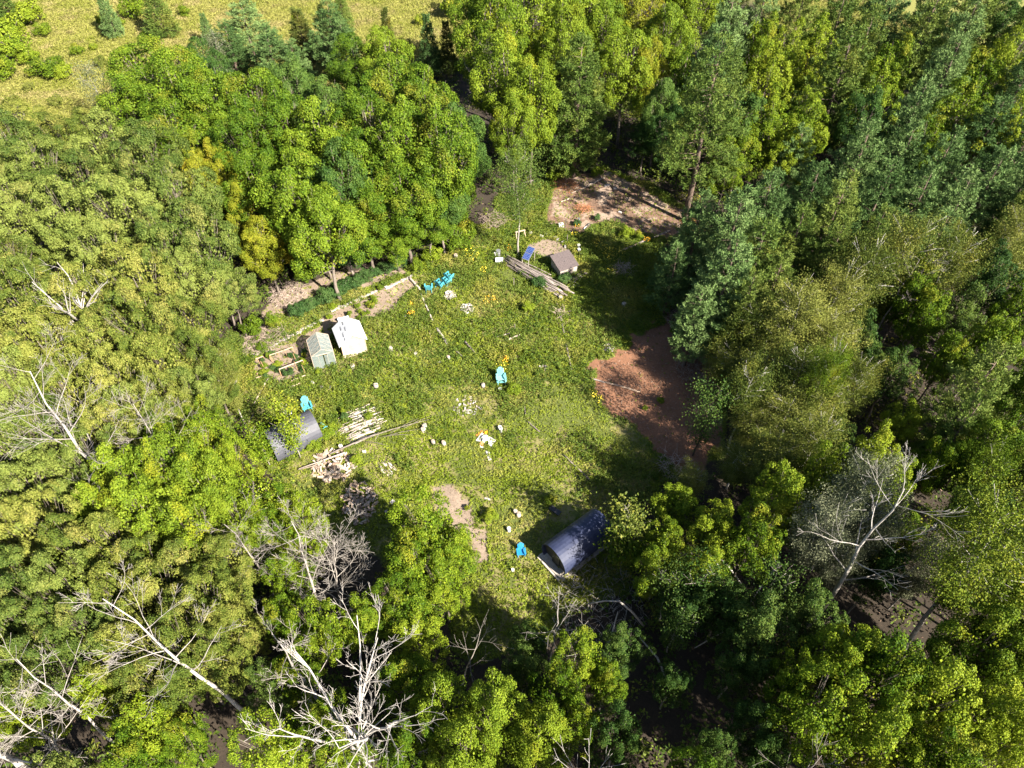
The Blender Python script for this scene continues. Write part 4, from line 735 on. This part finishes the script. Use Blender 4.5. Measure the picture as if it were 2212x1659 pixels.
for k, (a, q, r, mt, lab) in enumerate([
    (C2(1010, 1150), C2(1135, 1110), .07, 'log', 'short pale log left of the longer white log in the middle of the clearing'), (C2(1095, 1185), C2(1245, 1130), .10, 'log', 'white barkless log in the middle of the clearing'),
    (C2(1620, 800), C2(1675, 985), .12, 'pole', 'upper length of the log border in the shade below the pole pile'), (C2(1680, 1020), C2(1700, 1110), .10, 'pole', 'short middle length of the log border in the shade'), (C2(1720, 1230), C2(1780, 1490), .09, 'pole', 'lower length of the log border in the shade'),
    (C2(95, 535), C2(215, 665), .13, 'greywood', 'thick old log starting at the corner of the stone border'), (C2(215, 700), C2(340, 985), .09, 'greywood', 'dark rotting log in the long border left of the weed patch'), (C2(380, 1060), C2(490, 1220), .13, 'greywood', 'grey log at the lower end of the long border'),
    (C2(670, 1195), C2(770, 1310), .11, 'pole', 'grey log at the bottom edge of the weed patch'), (C2(575, 1290), C2(650, 1355), .08, 'pole', 'short grey log below the weed patch'), (C2(305, 1080), C2(325, 1230), .04, 'lumber', 'thin pale stake lying in the grass left of the log border'),
    (C3(810, 350), C3(1010, 265), .09, 'log', 'left half of the pale birch log above the brown bare patch'), (C3(985, 270), C3(1155, 190), .12, 'log', 'right half of the pale birch log above the brown bare patch'), (C3(700, 440), C3(800, 400), .07, 'log', 'short pale log on the left of the brown bare patch'),
    (C3(1300, 960), C3(1480, 885), .12, 'split', 'light end of the fallen log behind the goldenrod'), (C3(1480, 885), C3(1830, 745), .15, 'pole', 'long fallen log reaching into the shade of the pines'), (C3(1505, 665), C3(1600, 790), .05, 'pole', 'thin shaded pole on the ground left of the fallen log'),
    (C5(1700, 60), C5(1850, 100), .08, 'pole', 'short branch log at the left of the needle patch'), (C5(1840, 95), C5(2212, 200), .10, 'split', 'long broken log lying across the needle patch'),
    (C5(1415, 845), C5(1690, 1110), .07, 'pole', 'pale thin log in the shade right of the lower grass'), (C5(1040, 500), C5(1170, 610), .07, 'pole', 'dark log half buried in grass at the centre'), (C5(405, 0), C5(470, 90), .05, 'log', 'pale stick in the grass left of the stacked teal chairs'),
    (C5(1015, 345), C5(1020, 440), .04, 'pole', 'dark upright-looking stick right of the bush under the teal chairs'), (C1(150, 1700), C1(295, 1440), .07, 'log', 'white birch stick left of the lawn, above the grey barrel cabin'), (C4(80, 535), C4(140, 430), .05, 'log', 'short white stick left of the grey barrel cabin')]):
    b = MB(); a = a.copy(); q = q.copy(); a.z = q.z = r*.75+.03; n = 5; pts = [a.lerp(q, i/n)+Vector((rnd.uniform(-.04, .04), rnd.uniform(-.04, .04), 0))*(0 < i < n) for i in range(n+1)]; b.tube(pts, [r*rnd.uniform(.85, 1.05) for _ in pts], 9)
    tag(b.build('log', M[mt], None, True), lab, 'log')
# second little pole stack in the shade
pa2, pb2 = C2(1740, 580), C2(1945, 470)
for k in range(12):
    b = MB(); o_ = Vector((rnd.uniform(-.3, .3), rnd.uniform(-.45, .45), .06+.07*(k % 3))); b.tube([pa2+o_, (pa2+pb2)/2+o_+Vector((0, rnd.uniform(-.1, .1), 0)), pb2+o_*.8+Vector((rnd.uniform(-.5, .2), 0, 0))], .035, 6)
    tag(b.build('short_pole', M['pole'], None, True), 'short grey pole stacked in the shade right of the big pole pile', 'pole', 'short poles in the small shaded stack')
# peeled log pile, firewood heaps, stick scatter
def scatter(name, mats, n, spot, ang, angj, L, r, label, cat, group, layers=3, split=False):
    protos = []
    for k in range(n):
        if k < 5:
            b = MB()
            if split:
                b.prism([(-r, -r*.5), (r, -r*.5), (r*.25, r*.95)], (-L/2, 0, 0), (L/2, .01*k, 0), Y, Zv)
            else: b.tube([(-L/2, 0, 0), (-L*.1, .03*math.sin(k), .01), (L/2, -.03*math.cos(k), 0)], [r*.8, r, r*.9], 7)
            o = b.build(name, mats[k % len(mats)], None, not split); protos.append(o)
        else: o = protos[k % 5].copy(); COL.objects.link(o)
        p, dens = spot(); o.location = (p.x, p.y, r*.6 + layers*r*1.2*rnd.random()*dens); s = rnd.uniform(.6, 1.35); o.scale = (s, rnd.uniform(.7, 1.3), rnd.uniform(.7, 1.3))
        o.rotation_euler = (rnd.uniform(0, 6.28) if split else 0, rnd.uniform(-.25, .25) if split else rnd.uniform(-.05, .05), ang + rnd.uniform(-angj, angj)); tag(o, label, cat, group)
def pspot(cx, cy, rx, ry, f=C4):
    def s():
        a = rnd.uniform(0, 6.28); q = math.sqrt(rnd.random()); return f(cx+rx*q*math.cos(a), cy+ry*q*math.sin(a)), 1-q*q
    return s
scatter('peeled_log', [M['log'], M['bleach_bark']], 70, pspot(1260, 530, 165, 165), .50, .22, 1.9, .055, 'pale peeled log in the loose pile right of the grey barrel cabin', 'log', 'peeled logs in the loose pile', 5)
scatter('split_firewood', [M['split'], M['log'], M['stone']], 150, pspot(960, 970, 230, 170), .5, 1.6, .50, .10, 'split firewood piece in the larger heap by the long fallen sapling', 'firewood', 'split firewood in the upper heap', 4, True)
scatter('split_firewood', [M['split'], M['log']], 130, pspot(1240, 1340, 180, 230), .5, 1.6, .46, .10, 'split firewood piece in the lower heap above the saplings', 'firewood', 'split firewood in the lower heap', 4, True)
scatter('stick', [M['log'], M['bleach_bark']], 26, pspot(1530, 990, 85, 75), -.75, .2, .85, .045, 'white peeled stick in the small bundle on the grass', 'stick', 'white sticks in the small bundle', 2)
scatter('rubble_stone', [M['stone_pale'], M['stone']], 40, pspot(520, 715, 55, 50, C2), .3, 1.6, .28, .10, 'pale rubble block in the heap below the turquoise chairs', 'rubble', 'pale rubble below the turquoise chairs', 2, True)
scatter('rubble_stone', [M['stone_pale'], M['stone']], 40, pspot(700, 850, 65, 48, C2), .3, 1.6, .28, .09, 'pale rubble block in the second heap among the weeds', 'rubble', 'pale rubble in the second heap', 2, True)
scatter('rubble_stone', [M['stone_pale'], M['stone']], 34, pspot(2165, 1260, 62, 40, C2), .3, 1.6, .26, .08, 'pale rubble block in the shaded heap left of the needle patch', 'rubble', 'pale rubble in the shaded heap', 2, True)
scatter('rubble_stone', [M['stone'], M['stone_pale']], 60, pspot(420, 350, 150, 105, C5), .3, 1.6, .24, .07, 'broken grey stone in the scattered ring at the centre of the lawn', 'rubble', 'broken stones at the centre of the lawn', 1, True)
scatter('rubble_stone', [M['stone'], M['stone_pale']], 16, pspot(1480, 1470, 48, 36, C2), .3, 1.6, .22, .07, 'stone in the small heap below the log border', 'rubble', 'stones in the small heap by the log border', 1, True)
scatter('rubble_stone', [M['stone'], M['stone_pale']], 22, pspot(1800, 610, 60, 40, C2), .3, 1.6, .2, .06, 'small stone scattered in the shade below the short poles', 'rubble', 'small stones in the shade', 1, True)
# stone border of the garden
def stone_mesh(seed, s=(.30, .2, .13)):
    q = random.Random(seed); b = MB(); b.box((0, 0, s[2]*.3), s); b.v = [tuple(c*q.uniform(.75, 1.15) for c in v) for v in b.v]; return b
sp = []; bl = [(C1(160, 1195), C1(640, 945), 22, .45), (C1(640, 940), C1(860, 830), 9, .5), (C1(950, 745), C1(1420, 530), 24, .26), (C1(1515, 505), C1(1790, 375), 15, .26)]; k = 0
for a, q, n, ln in bl:
    Xb, Yb = frame(a, q)
    for i in range(n):
        if k < 5: o = stone_mesh(k, (ln, .24, .2)).build('border_stone', M['stone'] if k % 2 else M['stone_pale'])
        else: o = sp[k % 5].copy(); COL.objects.link(o)
        sp.append(o); p = a.lerp(q, (i+.5)/n)+Yb*rnd.uniform(-.07, .07); o.location = p; o.rotation_euler = (0, 0, math.atan2(Xb.y, Xb.x)+rnd.uniform(-.3, .3)); s = rnd.uniform(.8, 1.2); o.scale = (s*ln/.45*1.2, s, s)
        tag(o, 'field stone set in the low border along the top edge of the garden', 'stone', 'stones of the garden border'); k += 1
# pale rails of the vegetable bed and their rusty posts
for a, q, lab in [((305, 1195), (545, 1110), 'upper pale wooden rail of the vegetable bed left of the greenhouse'), ((405, 1340), (650, 1245), 'middle pale wooden rail of the vegetable bed nearest the greenhouse'), ((175, 1385), (290, 1335), 'short pale rail at the left of the vegetable bed'),
                  ((165, 1430), (235, 1405), 'shortest pale rail at the lower left of the vegetable bed'), ((535, 1460), (680, 1400), 'lower pale rail below the vegetable bed'), ((160, 1235), (240, 1205), 'pale rail end at the top left of the vegetable bed'), ((510, 1530), (620, 1485), 'faint lowest rail in the grass below the vegetable bed')]:
    h = .9 if q[1] < 1400 and a[0] > 200 else .25; b = MB(); b.bar(C1(*a, h), C1(*q, h), .07, .06); t = thing('garden_rail', lab, 'rail', C1(*a)); o = b.build('rail', M['lumber'], t); o.matrix_parent_inverse = __import__('mathutils').Matrix.Translation(-Vector(t.location))
    for e in (a, q):
        p = C1(*e, h); MB().box((p.x, p.y, h/2), (.05, .05, h)).build('post', M['wire'], t).matrix_parent_inverse = __import__('mathutils').Matrix.Translation(-Vector(t.location))
for k, (px, py) in enumerate([(500, 1170), (590, 1210), (600, 1290), (430, 1200), (360, 1230), (680, 1330), (260, 1290), (220, 1250)]):
    p = C1(px, py+60); MB().tube([p, p+Vector((-.1, 0, 1.25))], .022, 5).build('garden_stake', M['wire']); tag(bpy.data.objects[-1] if False else [o for o in COL.objects if o.name.startswith('garden_stake')][-1], 'thin rusty stake standing in the vegetable bed', 'stake', 'stakes in the vegetable bed')
for k in range(26):
    p = C1(rnd.uniform(240, 690), rnd.uniform(1180, 1440)); place('shrub', 'shrub_dark' if k % 3 else 'shrub', p, rnd.uniform(.4, .9), rnd.uniform(.25, .5), 'vegetable_plant', 'leafy vegetable plant in the bed left of the greenhouse', 'plant', 'plants in the vegetable bed', i=k)
for k, (px, py) in enumerate([(1140, 770), (1230, 690), (1250, 740), (1340, 660), (1370, 690), (1390, 600), (1330, 760), (930, 800), (1290, 770), (1400, 640), (1460, 500), (1240, 800)]):
    place('shrub', 'shrub', C1(px, py+20), rnd.uniform(.5, .9), rnd.uniform(.28, .45), 'vegetable_plant', 'leafy plant in the bare soil strip behind the white-roofed shed', 'plant', 'plants in the soil strip', i=k)
# solar panel on legs
t = thing('solar_panel', 'two-section solar panel on tall wooden legs behind the pole pile', 'solar panel', Vector((1.82, 63.2, 0)), -.55)
tb = (Vector((1, 0, 0)), Vector((0, math.cos(.5), math.sin(.5))), Vector((0, -math.sin(.5), math.cos(.5)))); cc = Vector((0, 0, 1.35))
pn = MB(); pn.box(cc, (.86, 1.62, .05), tb); pn = pn.build('panel_frame', M['metal'], t)
for sy in (-1, 1): MB().box(cc+tb[1]*sy*.40+tb[2]*.03, (.80, .74, .012), tb).build('solar_cells', M['solar'], pn)
for sx in (-1, 1):
    for sy in (-1, 1): p = cc+tb[0]*sx*.4+tb[1]*sy*.75; MB().bar((p.x, p.y, 0), p, .07, .07).build('leg', M['greywood'], t)
# low shed with brown roof
t = thing('low_shed', 'low shed with a flat brown roof standing in half shade', 'shed', Vector((5.72, 61.9, 0)), math.atan2(.93, 1.78)); W = 2.15; D = 2.0
b = MB(); b.prism([(-D/2, 0), (D/2, 0), (D/2, 1.55), (-D/2, 1.05)], (-W/2, 0, 0), (W/2, 0, 0), Vector((0, 1, 0)), Zv); b.build('wall', M['greywood'], t)
b = MB(); sl = Vector((0, 2.0, .5)).normalized(); b.box((0, 0, 1.38), (W+.25, D+.35, .07), (Vector((1, 0, 0)), sl, Vector((1, 0, 0)).cross(sl))); rf = b.build('roof', M['shingle'], t)
MB().box((0, -.1, 1.40), (.03, .16, .05)).build('roof_hook', M['metal'], rf)
b = MB(); b.box((.3, -D/2-.015, .5), (.6, .02, .8)); b.build('door', M['pole'], t)
# drums, buckets, stumps
def drum(p, r, h, mat, name, lab, cat, grp=None, lid=True, tilt=0, rz=0, parts=True):
    t = thing(name, lab, cat, p, rz, grp); t.rotation_euler[0] = tilt; MB().tube([(0, 0, 0), (0, 0, h*.33), (0, 0, h*.35), (0, 0, h*.65), (0, 0, h*.67), (0, 0, h)], [r*.92, r*.96, r, r, r*.97, r], 16).build('body', mat, t, False)
    if lid: MB().tube([(0, 0, h), (0, 0, h+.04)], [r*1.05, r*1.02], 16).build('lid', mat, t)
    return t
d = drum(C2(985, 340, .3), .30, .80, M['white'], 'plastic_drum', 'white plastic drum lying at the upper end of the pole pile', 'drum', tilt=math.pi/2, rz=math.pi/2); d.location = C2(990, 345, .3)
drum(C2(1020, 300), .26, .75, M['metal'], 'metal_drum', 'upright open steel drum behind the white drum', 'drum', lid=False)
drum(C2(990, 300), .15, .38, M['white'], 'bucket', 'small white bucket between the two drums', 'bucket')
for x_, y_, lab in [((768), 590, 'white bucket at the top right of the heap of white boards'), (760, 572, 'second white bucket touching the one by the white boards')]: drum(C5(x_, y_+10), .16, .38, M['white'], 'bucket', lab, 'bucket')
drum(C5(760, 172), .15, .2, M['white'], 'bucket', 'small white bucket below the stacked teal chairs', 'bucket')
drum(C6(300, 530), .15, .42, M['white'], 'bucket', 'white bucket in the grass above the lone blue chair', 'bucket'); drum(C6(340, 945), .12, .25, M['white'], 'bucket', 'small white bucket in the shade below the lone blue chair', 'bucket')
drum(C1(1035, 850), .17, .42, M['white'], 'bucket', 'white bucket on bare soil behind the white-roofed shed', 'bucket')
drum(C3(883, 910), .17, .40, M['white'], 'bucket', 'upper white bucket right of the low brown-roofed shed', 'bucket'); drum(C3(888, 950), .17, .36, M['white'], 'bucket', 'lower white bucket right of the low brown-roofed shed', 'bucket')
drum(C3(885, 635), .16, .38, M['metal'], 'bucket', 'grey bucket behind the low round dark bush', 'bucket')
for (f, px, py, lab) in [(C4, 1412, 145, 'lone upright log stump in the lawn below the white-roofed shed'), (C4, 2005, 730, 'left one of the two stumps side by side on the lawn'), (C4, 2115, 740, 'right one of the two stumps side by side on the lawn'), (C4, 1915, 560, 'upper stump at the tip of the long fallen sapling'), (C4, 1905, 600, 'lower stump at the tip of the long fallen sapling'),
                         (C1, 1565, 1145, 'small pale stump on the lawn right of the white-roofed shed'), (C1, 1170, 1325, 'small stump in the grass in front of the white-roofed shed'), (C4, 1050, 775, 'stump at the lower end of the peeled log pile'), (C6, 370, 345, 'round stump in the grass above the white bucket'), (C6, 400, 375, 'stump touching the round one above the white bucket'),
                         (C2, 505, 1375, 'small stump below the long log border'), (C2, 1660, 745, 'pale cut stump at the lower end of the pole pile'), (C3, 1350, 1515, 'cut stump in deep shade right of the pole pile'), (C5, 585, 140, 'small pale stump right of the scattered stones'), (C2, 580, 320, 'pale stump at the forest edge left of the white drum')]:
    t = thing('tree_stump', lab, 'stump', f(px, py), rnd.uniform(0, 6)); r = rnd.uniform(.16, .24); MB().tube([(0, 0, -.05), (0, 0, .2), (0.02, 0, .42)], [r*1.05, r, r*.95], 10).build('bark', M['greywood'], t, True); MB().tube([(0.02, 0, .42), (.02, 0, .425)], r*.93, 10).build('cut_face', M['log'], t)
# white boards and orange litter at the heart of the lawn
for nm, pts, mt, lab, z in [('white_board', [(570, 615), (640, 650), (600, 720), (510, 695)], 'whiteboard', 'white board under the cushions in the litter heap', .10), ('white_board', [(640, 650), (718, 690), (670, 755), (640, 740)], 'whiteboard', 'right-hand white board of the litter heap', .16),
                            ('orange_board', [(575, 590), (585, 610), (515, 650), (508, 638)], 'orange', 'orange strip behind the white boards', .06), ('orange_sheet', [(560, 712), (590, 725), (580, 745), (553, 738)], 'orange', 'small orange piece in front of the white boards', .2),
                            ('orange_sheet', [(605, 600), (632, 592), (625, 635), (600, 620)], 'orange_fl', 'yellow-orange folded scrap behind the white boards', .12), ('white_board', [(612, 805), (650, 800), (672, 890), (640, 900)], 'whiteboard', 'narrow pale board lying below the litter heap', .08),
                            ('white_board', [(553, 742), (590, 752), (585, 770), (556, 765)], 'whiteboard', 'small white block below the litter heap', .1), ('white_board', [(600, 1288), (662, 1293), (660, 1312), (602, 1308)], 'whiteboard', 'small pale block on the grass right of the pale bare patch', .08),
                            ('dark_board', [(1265, 1400), (1300, 1365), (1400, 1435), (1365, 1475)], 'black', 'flat dark board on the grass above the navy barrel cabin', .28)]:
    b = MB(); P4 = [C5(px, py, z) for px, py in pts]; n = 4; b.add(P4+[p-Vector((0, 0, .05)) for p in P4], [(0, 1, 2, 3), (7, 6, 5, 4)]+[(i, (i+1) % 4, 4+(i+1) % 4, 4+i) for i in range(4)]); tag(b.build(nm, M[mt]), lab, 'board')
for (px, py, lab) in [(600, 660, 'upper cream cushion on the white board'), (607, 690, 'lower cream cushion on the white board')]:
    b = MB(); p = C5(px, py, .16); b.tube([p+Vector((-.3, -.1, 0)), p+Vector((-.15, -.05, .04)), p+Vector((.15, .05, .04)), p+Vector((.3, .1, 0))], [.06, .15, .15, .06], 10); tag(b.build('cushion', M['white'], None, True), lab, 'cushion')
# cinder blocks, sawhorse, stakes
for k, (px, py) in enumerate([(500, 795), (552, 778), (643, 810), (668, 832), (388, 762), (722, 855), (745, 905), (1165, 272), (1190, 268), (1262, 303), (1312, 550), (905, 985)]):
    b = MB(); b.box((0, 0, .1), (.40, .2, .2)); o = b.build('cinder_block', M['stone_pale']); o.location = C3(px, py); o.rotation_euler[2] = rnd.uniform(0, 3); tag(o, 'pale block lying in the grass around the brown bare patch', 'block', 'pale blocks behind the low shed')
o = MB().box((0, 0, .2), (.62, .45, .4)).build('white_box', M['white']); o.location = C3(700, 690); o.rotation_euler[2] = .3; tag(o, 'white box on the brown bare patch beside a dark post', 'box')
t = thing('sawhorse', 'pale wooden sawhorse behind the slender tree by the solar panel', 'sawhorse', C3(280, 800), .35); MB().box((0, 0, .85), (1.2, .1, .1)).build('top_rail', M['lumber'], t)
for sx in (-1, 1):
    for sy in (-1, 1): MB().bar((sx*.55, sy*.28, 0), (sx*.5, 0, .85), .06, .05).build('leg', M['lumber'], t)
for (f, px, py, h, lab) in [(C3, 745, 745, 1.9, 'dark post standing beside the white box'), (C3, 765, 840, .9, 'thin dark post behind the pale blocks'), (C2, 1180, 610, 1.0, 'pale stake left of the big pole pile'), (C2, 1190, 1080, .9, 'short stake above the white barkless log')]:
    p = f(px, py); o = MB().tube([p, p+Vector((0, 0, h))], .045, 6).build('post', M['pole']); tag(o, lab, 'post')
a, q = C3(935, 725), C3(1000, 660); o = MB().tube([a+Zv*.12, q+Zv*.12], .06, 8).build('metal_pipe', M['metal'], None, True); tag(o, 'short bluish metal pipe beside the low round bush', 'pipe')
# long fallen sapling over the lawn
b = MB(); p0 = C4(930, 835, .25); p3 = C4(1960, 470, .5); pts = [p0.lerp(p3, i/8)+Vector((0, .12*math.sin(i*.5), .25*math.sin(i*.39))) for i in range(9)]; b.tube(pts, [.085-.009*i for i in range(9)], 7)
for (x0, y0, x1, y1) in [(1480, 660, 1880, 575), (1500, 650, 1800, 640), (1300, 710, 1520, 745), (1700, 570, 1990, 440), (1560, 620, 1850, 470), (1400, 690, 1480, 600)]: a = C4(x0, y0, .45); q = C4(x1, y1, .3); b.tube([a, a.lerp(q, .5)+Zv*.15, q], [.028, .02, .008], 5)
tag(b.build('fallen_sapling', M['pole'], None, True), 'long thin fallen sapling lying over the firewood and the lawn', 'fallen tree')
b = MB(); b.tube([C4(610, 990, .3), C4(880, 895, .4), C4(1090, 820, .45)], [.05, .06, .07], 7); tag(b.build('long_pole', M['log'], None, True), 'pale pole resting over the top of the larger firewood heap', 'pole')
b = MB(); b.tube([C4(600, 1000, .25), C4(760, 960, .35), C4(930, 870, .4)], [.04, .05, .05], 7); tag(b.build('long_pole', M['log'], None, True), 'second pale pole along the left of the larger firewood heap', 'pole')
# twig heaps (dry brush) and a dead fallen conifer bough
def brush(px, py, rad, n, label, f, mat='brush', h=.5, L=.8):
    b = MB(); c = f(px, py)
    for k in range(n):
        a = rnd.uniform(0, 6.28); q = math.sqrt(rnd.random())*rad; p = c+Vector((q*math.cos(a), q*math.sin(a), rnd.uniform(.05, h))); d = Vector((rnd.uniform(-1, 1), rnd.uniform(-1, 1), rnd.uniform(-.3, .5))); d = d.normalized()*L*rnd.uniform(.4, 1.2); b.tube([p, p+d*.5+Vector((0, 0, .06)), p+d], [.02, .014, .006], 3, cap=False)
    tag(b.build('brush_pile', M[mat]), label, 'brush pile', kind='stuff')
G0 = lambda x, y, z=0: G(x, y, z)
for px, py, rad, n, lab, mt in [(625, 640, 2.0, 420, 'heap of dry pinkish brush between the trees left of the feathery plants', 'brush'), (575, 735, 2.2, 380, 'dry brush strewn along the stone border left of the greenhouse', 'brush'), (555, 745, 1.5, 200, 'dry brush at the far left end of the stone border', 'brush'),
                            (1065, 480, 1.6, 260, 'dry brush at the forest edge above the white drum', 'brush'), (1345, 585, 1.0, 160, 'twig heap behind the goldenrod', 'brush'), (1260, 455, .9, 160, 'reddish dead bough on the brown bare patch', 'litter'), (1225, 405, 1.6, 220, 'reddish dead fern patch at the foot of the tall light green pine', 'litter'), (1208, 680, .6, 40, 'small twig heap beside the log border in the shade', 'brush'),
                            (1500, 490, 1.6, 260, 'reddish dead branches at the foot of the bare-trunked pine', 'litter'), (1480, 700, 2.0, 300, 'dead grey branches at the top of the needle patch', 'brush'), (1500, 800, 2.0, 300, 'dead branches along the right side of the needle patch', 'brush'), (1450, 1010, 1.4, 160, 'twigs at the lower end of the needle patch', 'brush'), (1290, 1310, 3.5, 420, 'tangle of dead branches in the dark below the navy barrel cabin', 'grey_bark'), (1480, 1290, 3.0, 300, 'tangle of dead branches in the dark right of the navy barrel cabin', 'grey_bark')]: brush(px, py, rad, n, lab, G0, mt)
# small litter: single stones on the lawn
for k, (px, py) in enumerate([(845, 155), (940, 150), (770, 340), (750, 100), (1710, 685), (1290, 815), (880, 880), (1580, 1340), (1520, 1440), (430, 335), (450, 860)]):
    o = stone_mesh(40+k, (.36, .26, .18)).build('loose_stone', M['stone_pale' if k % 2 else 'stone']); o.location = C4(px, py); o.rotation_euler[2] = rnd.uniform(0, 3); tag(o, 'single pale stone lying loose in the grass', 'stone', 'loose stones on the lawn')
for k, (px, py) in enumerate([(1820, 1180), (2070, 1270), (1720, 790), (1740, 735), (2165, 1230)]):
    o = stone_mesh(60+k, (.32, .24, .16)).build('loose_stone', M['stone_pale']); o.location = C1(px, py); o.rotation_euler[2] = rnd.uniform(0, 3); tag(o, 'single pale stone in the grass right of the white-roofed shed', 'stone', 'loose stones right of the shed')
print('objects', len(bpy.data.objects), 'trees', len(TREES))
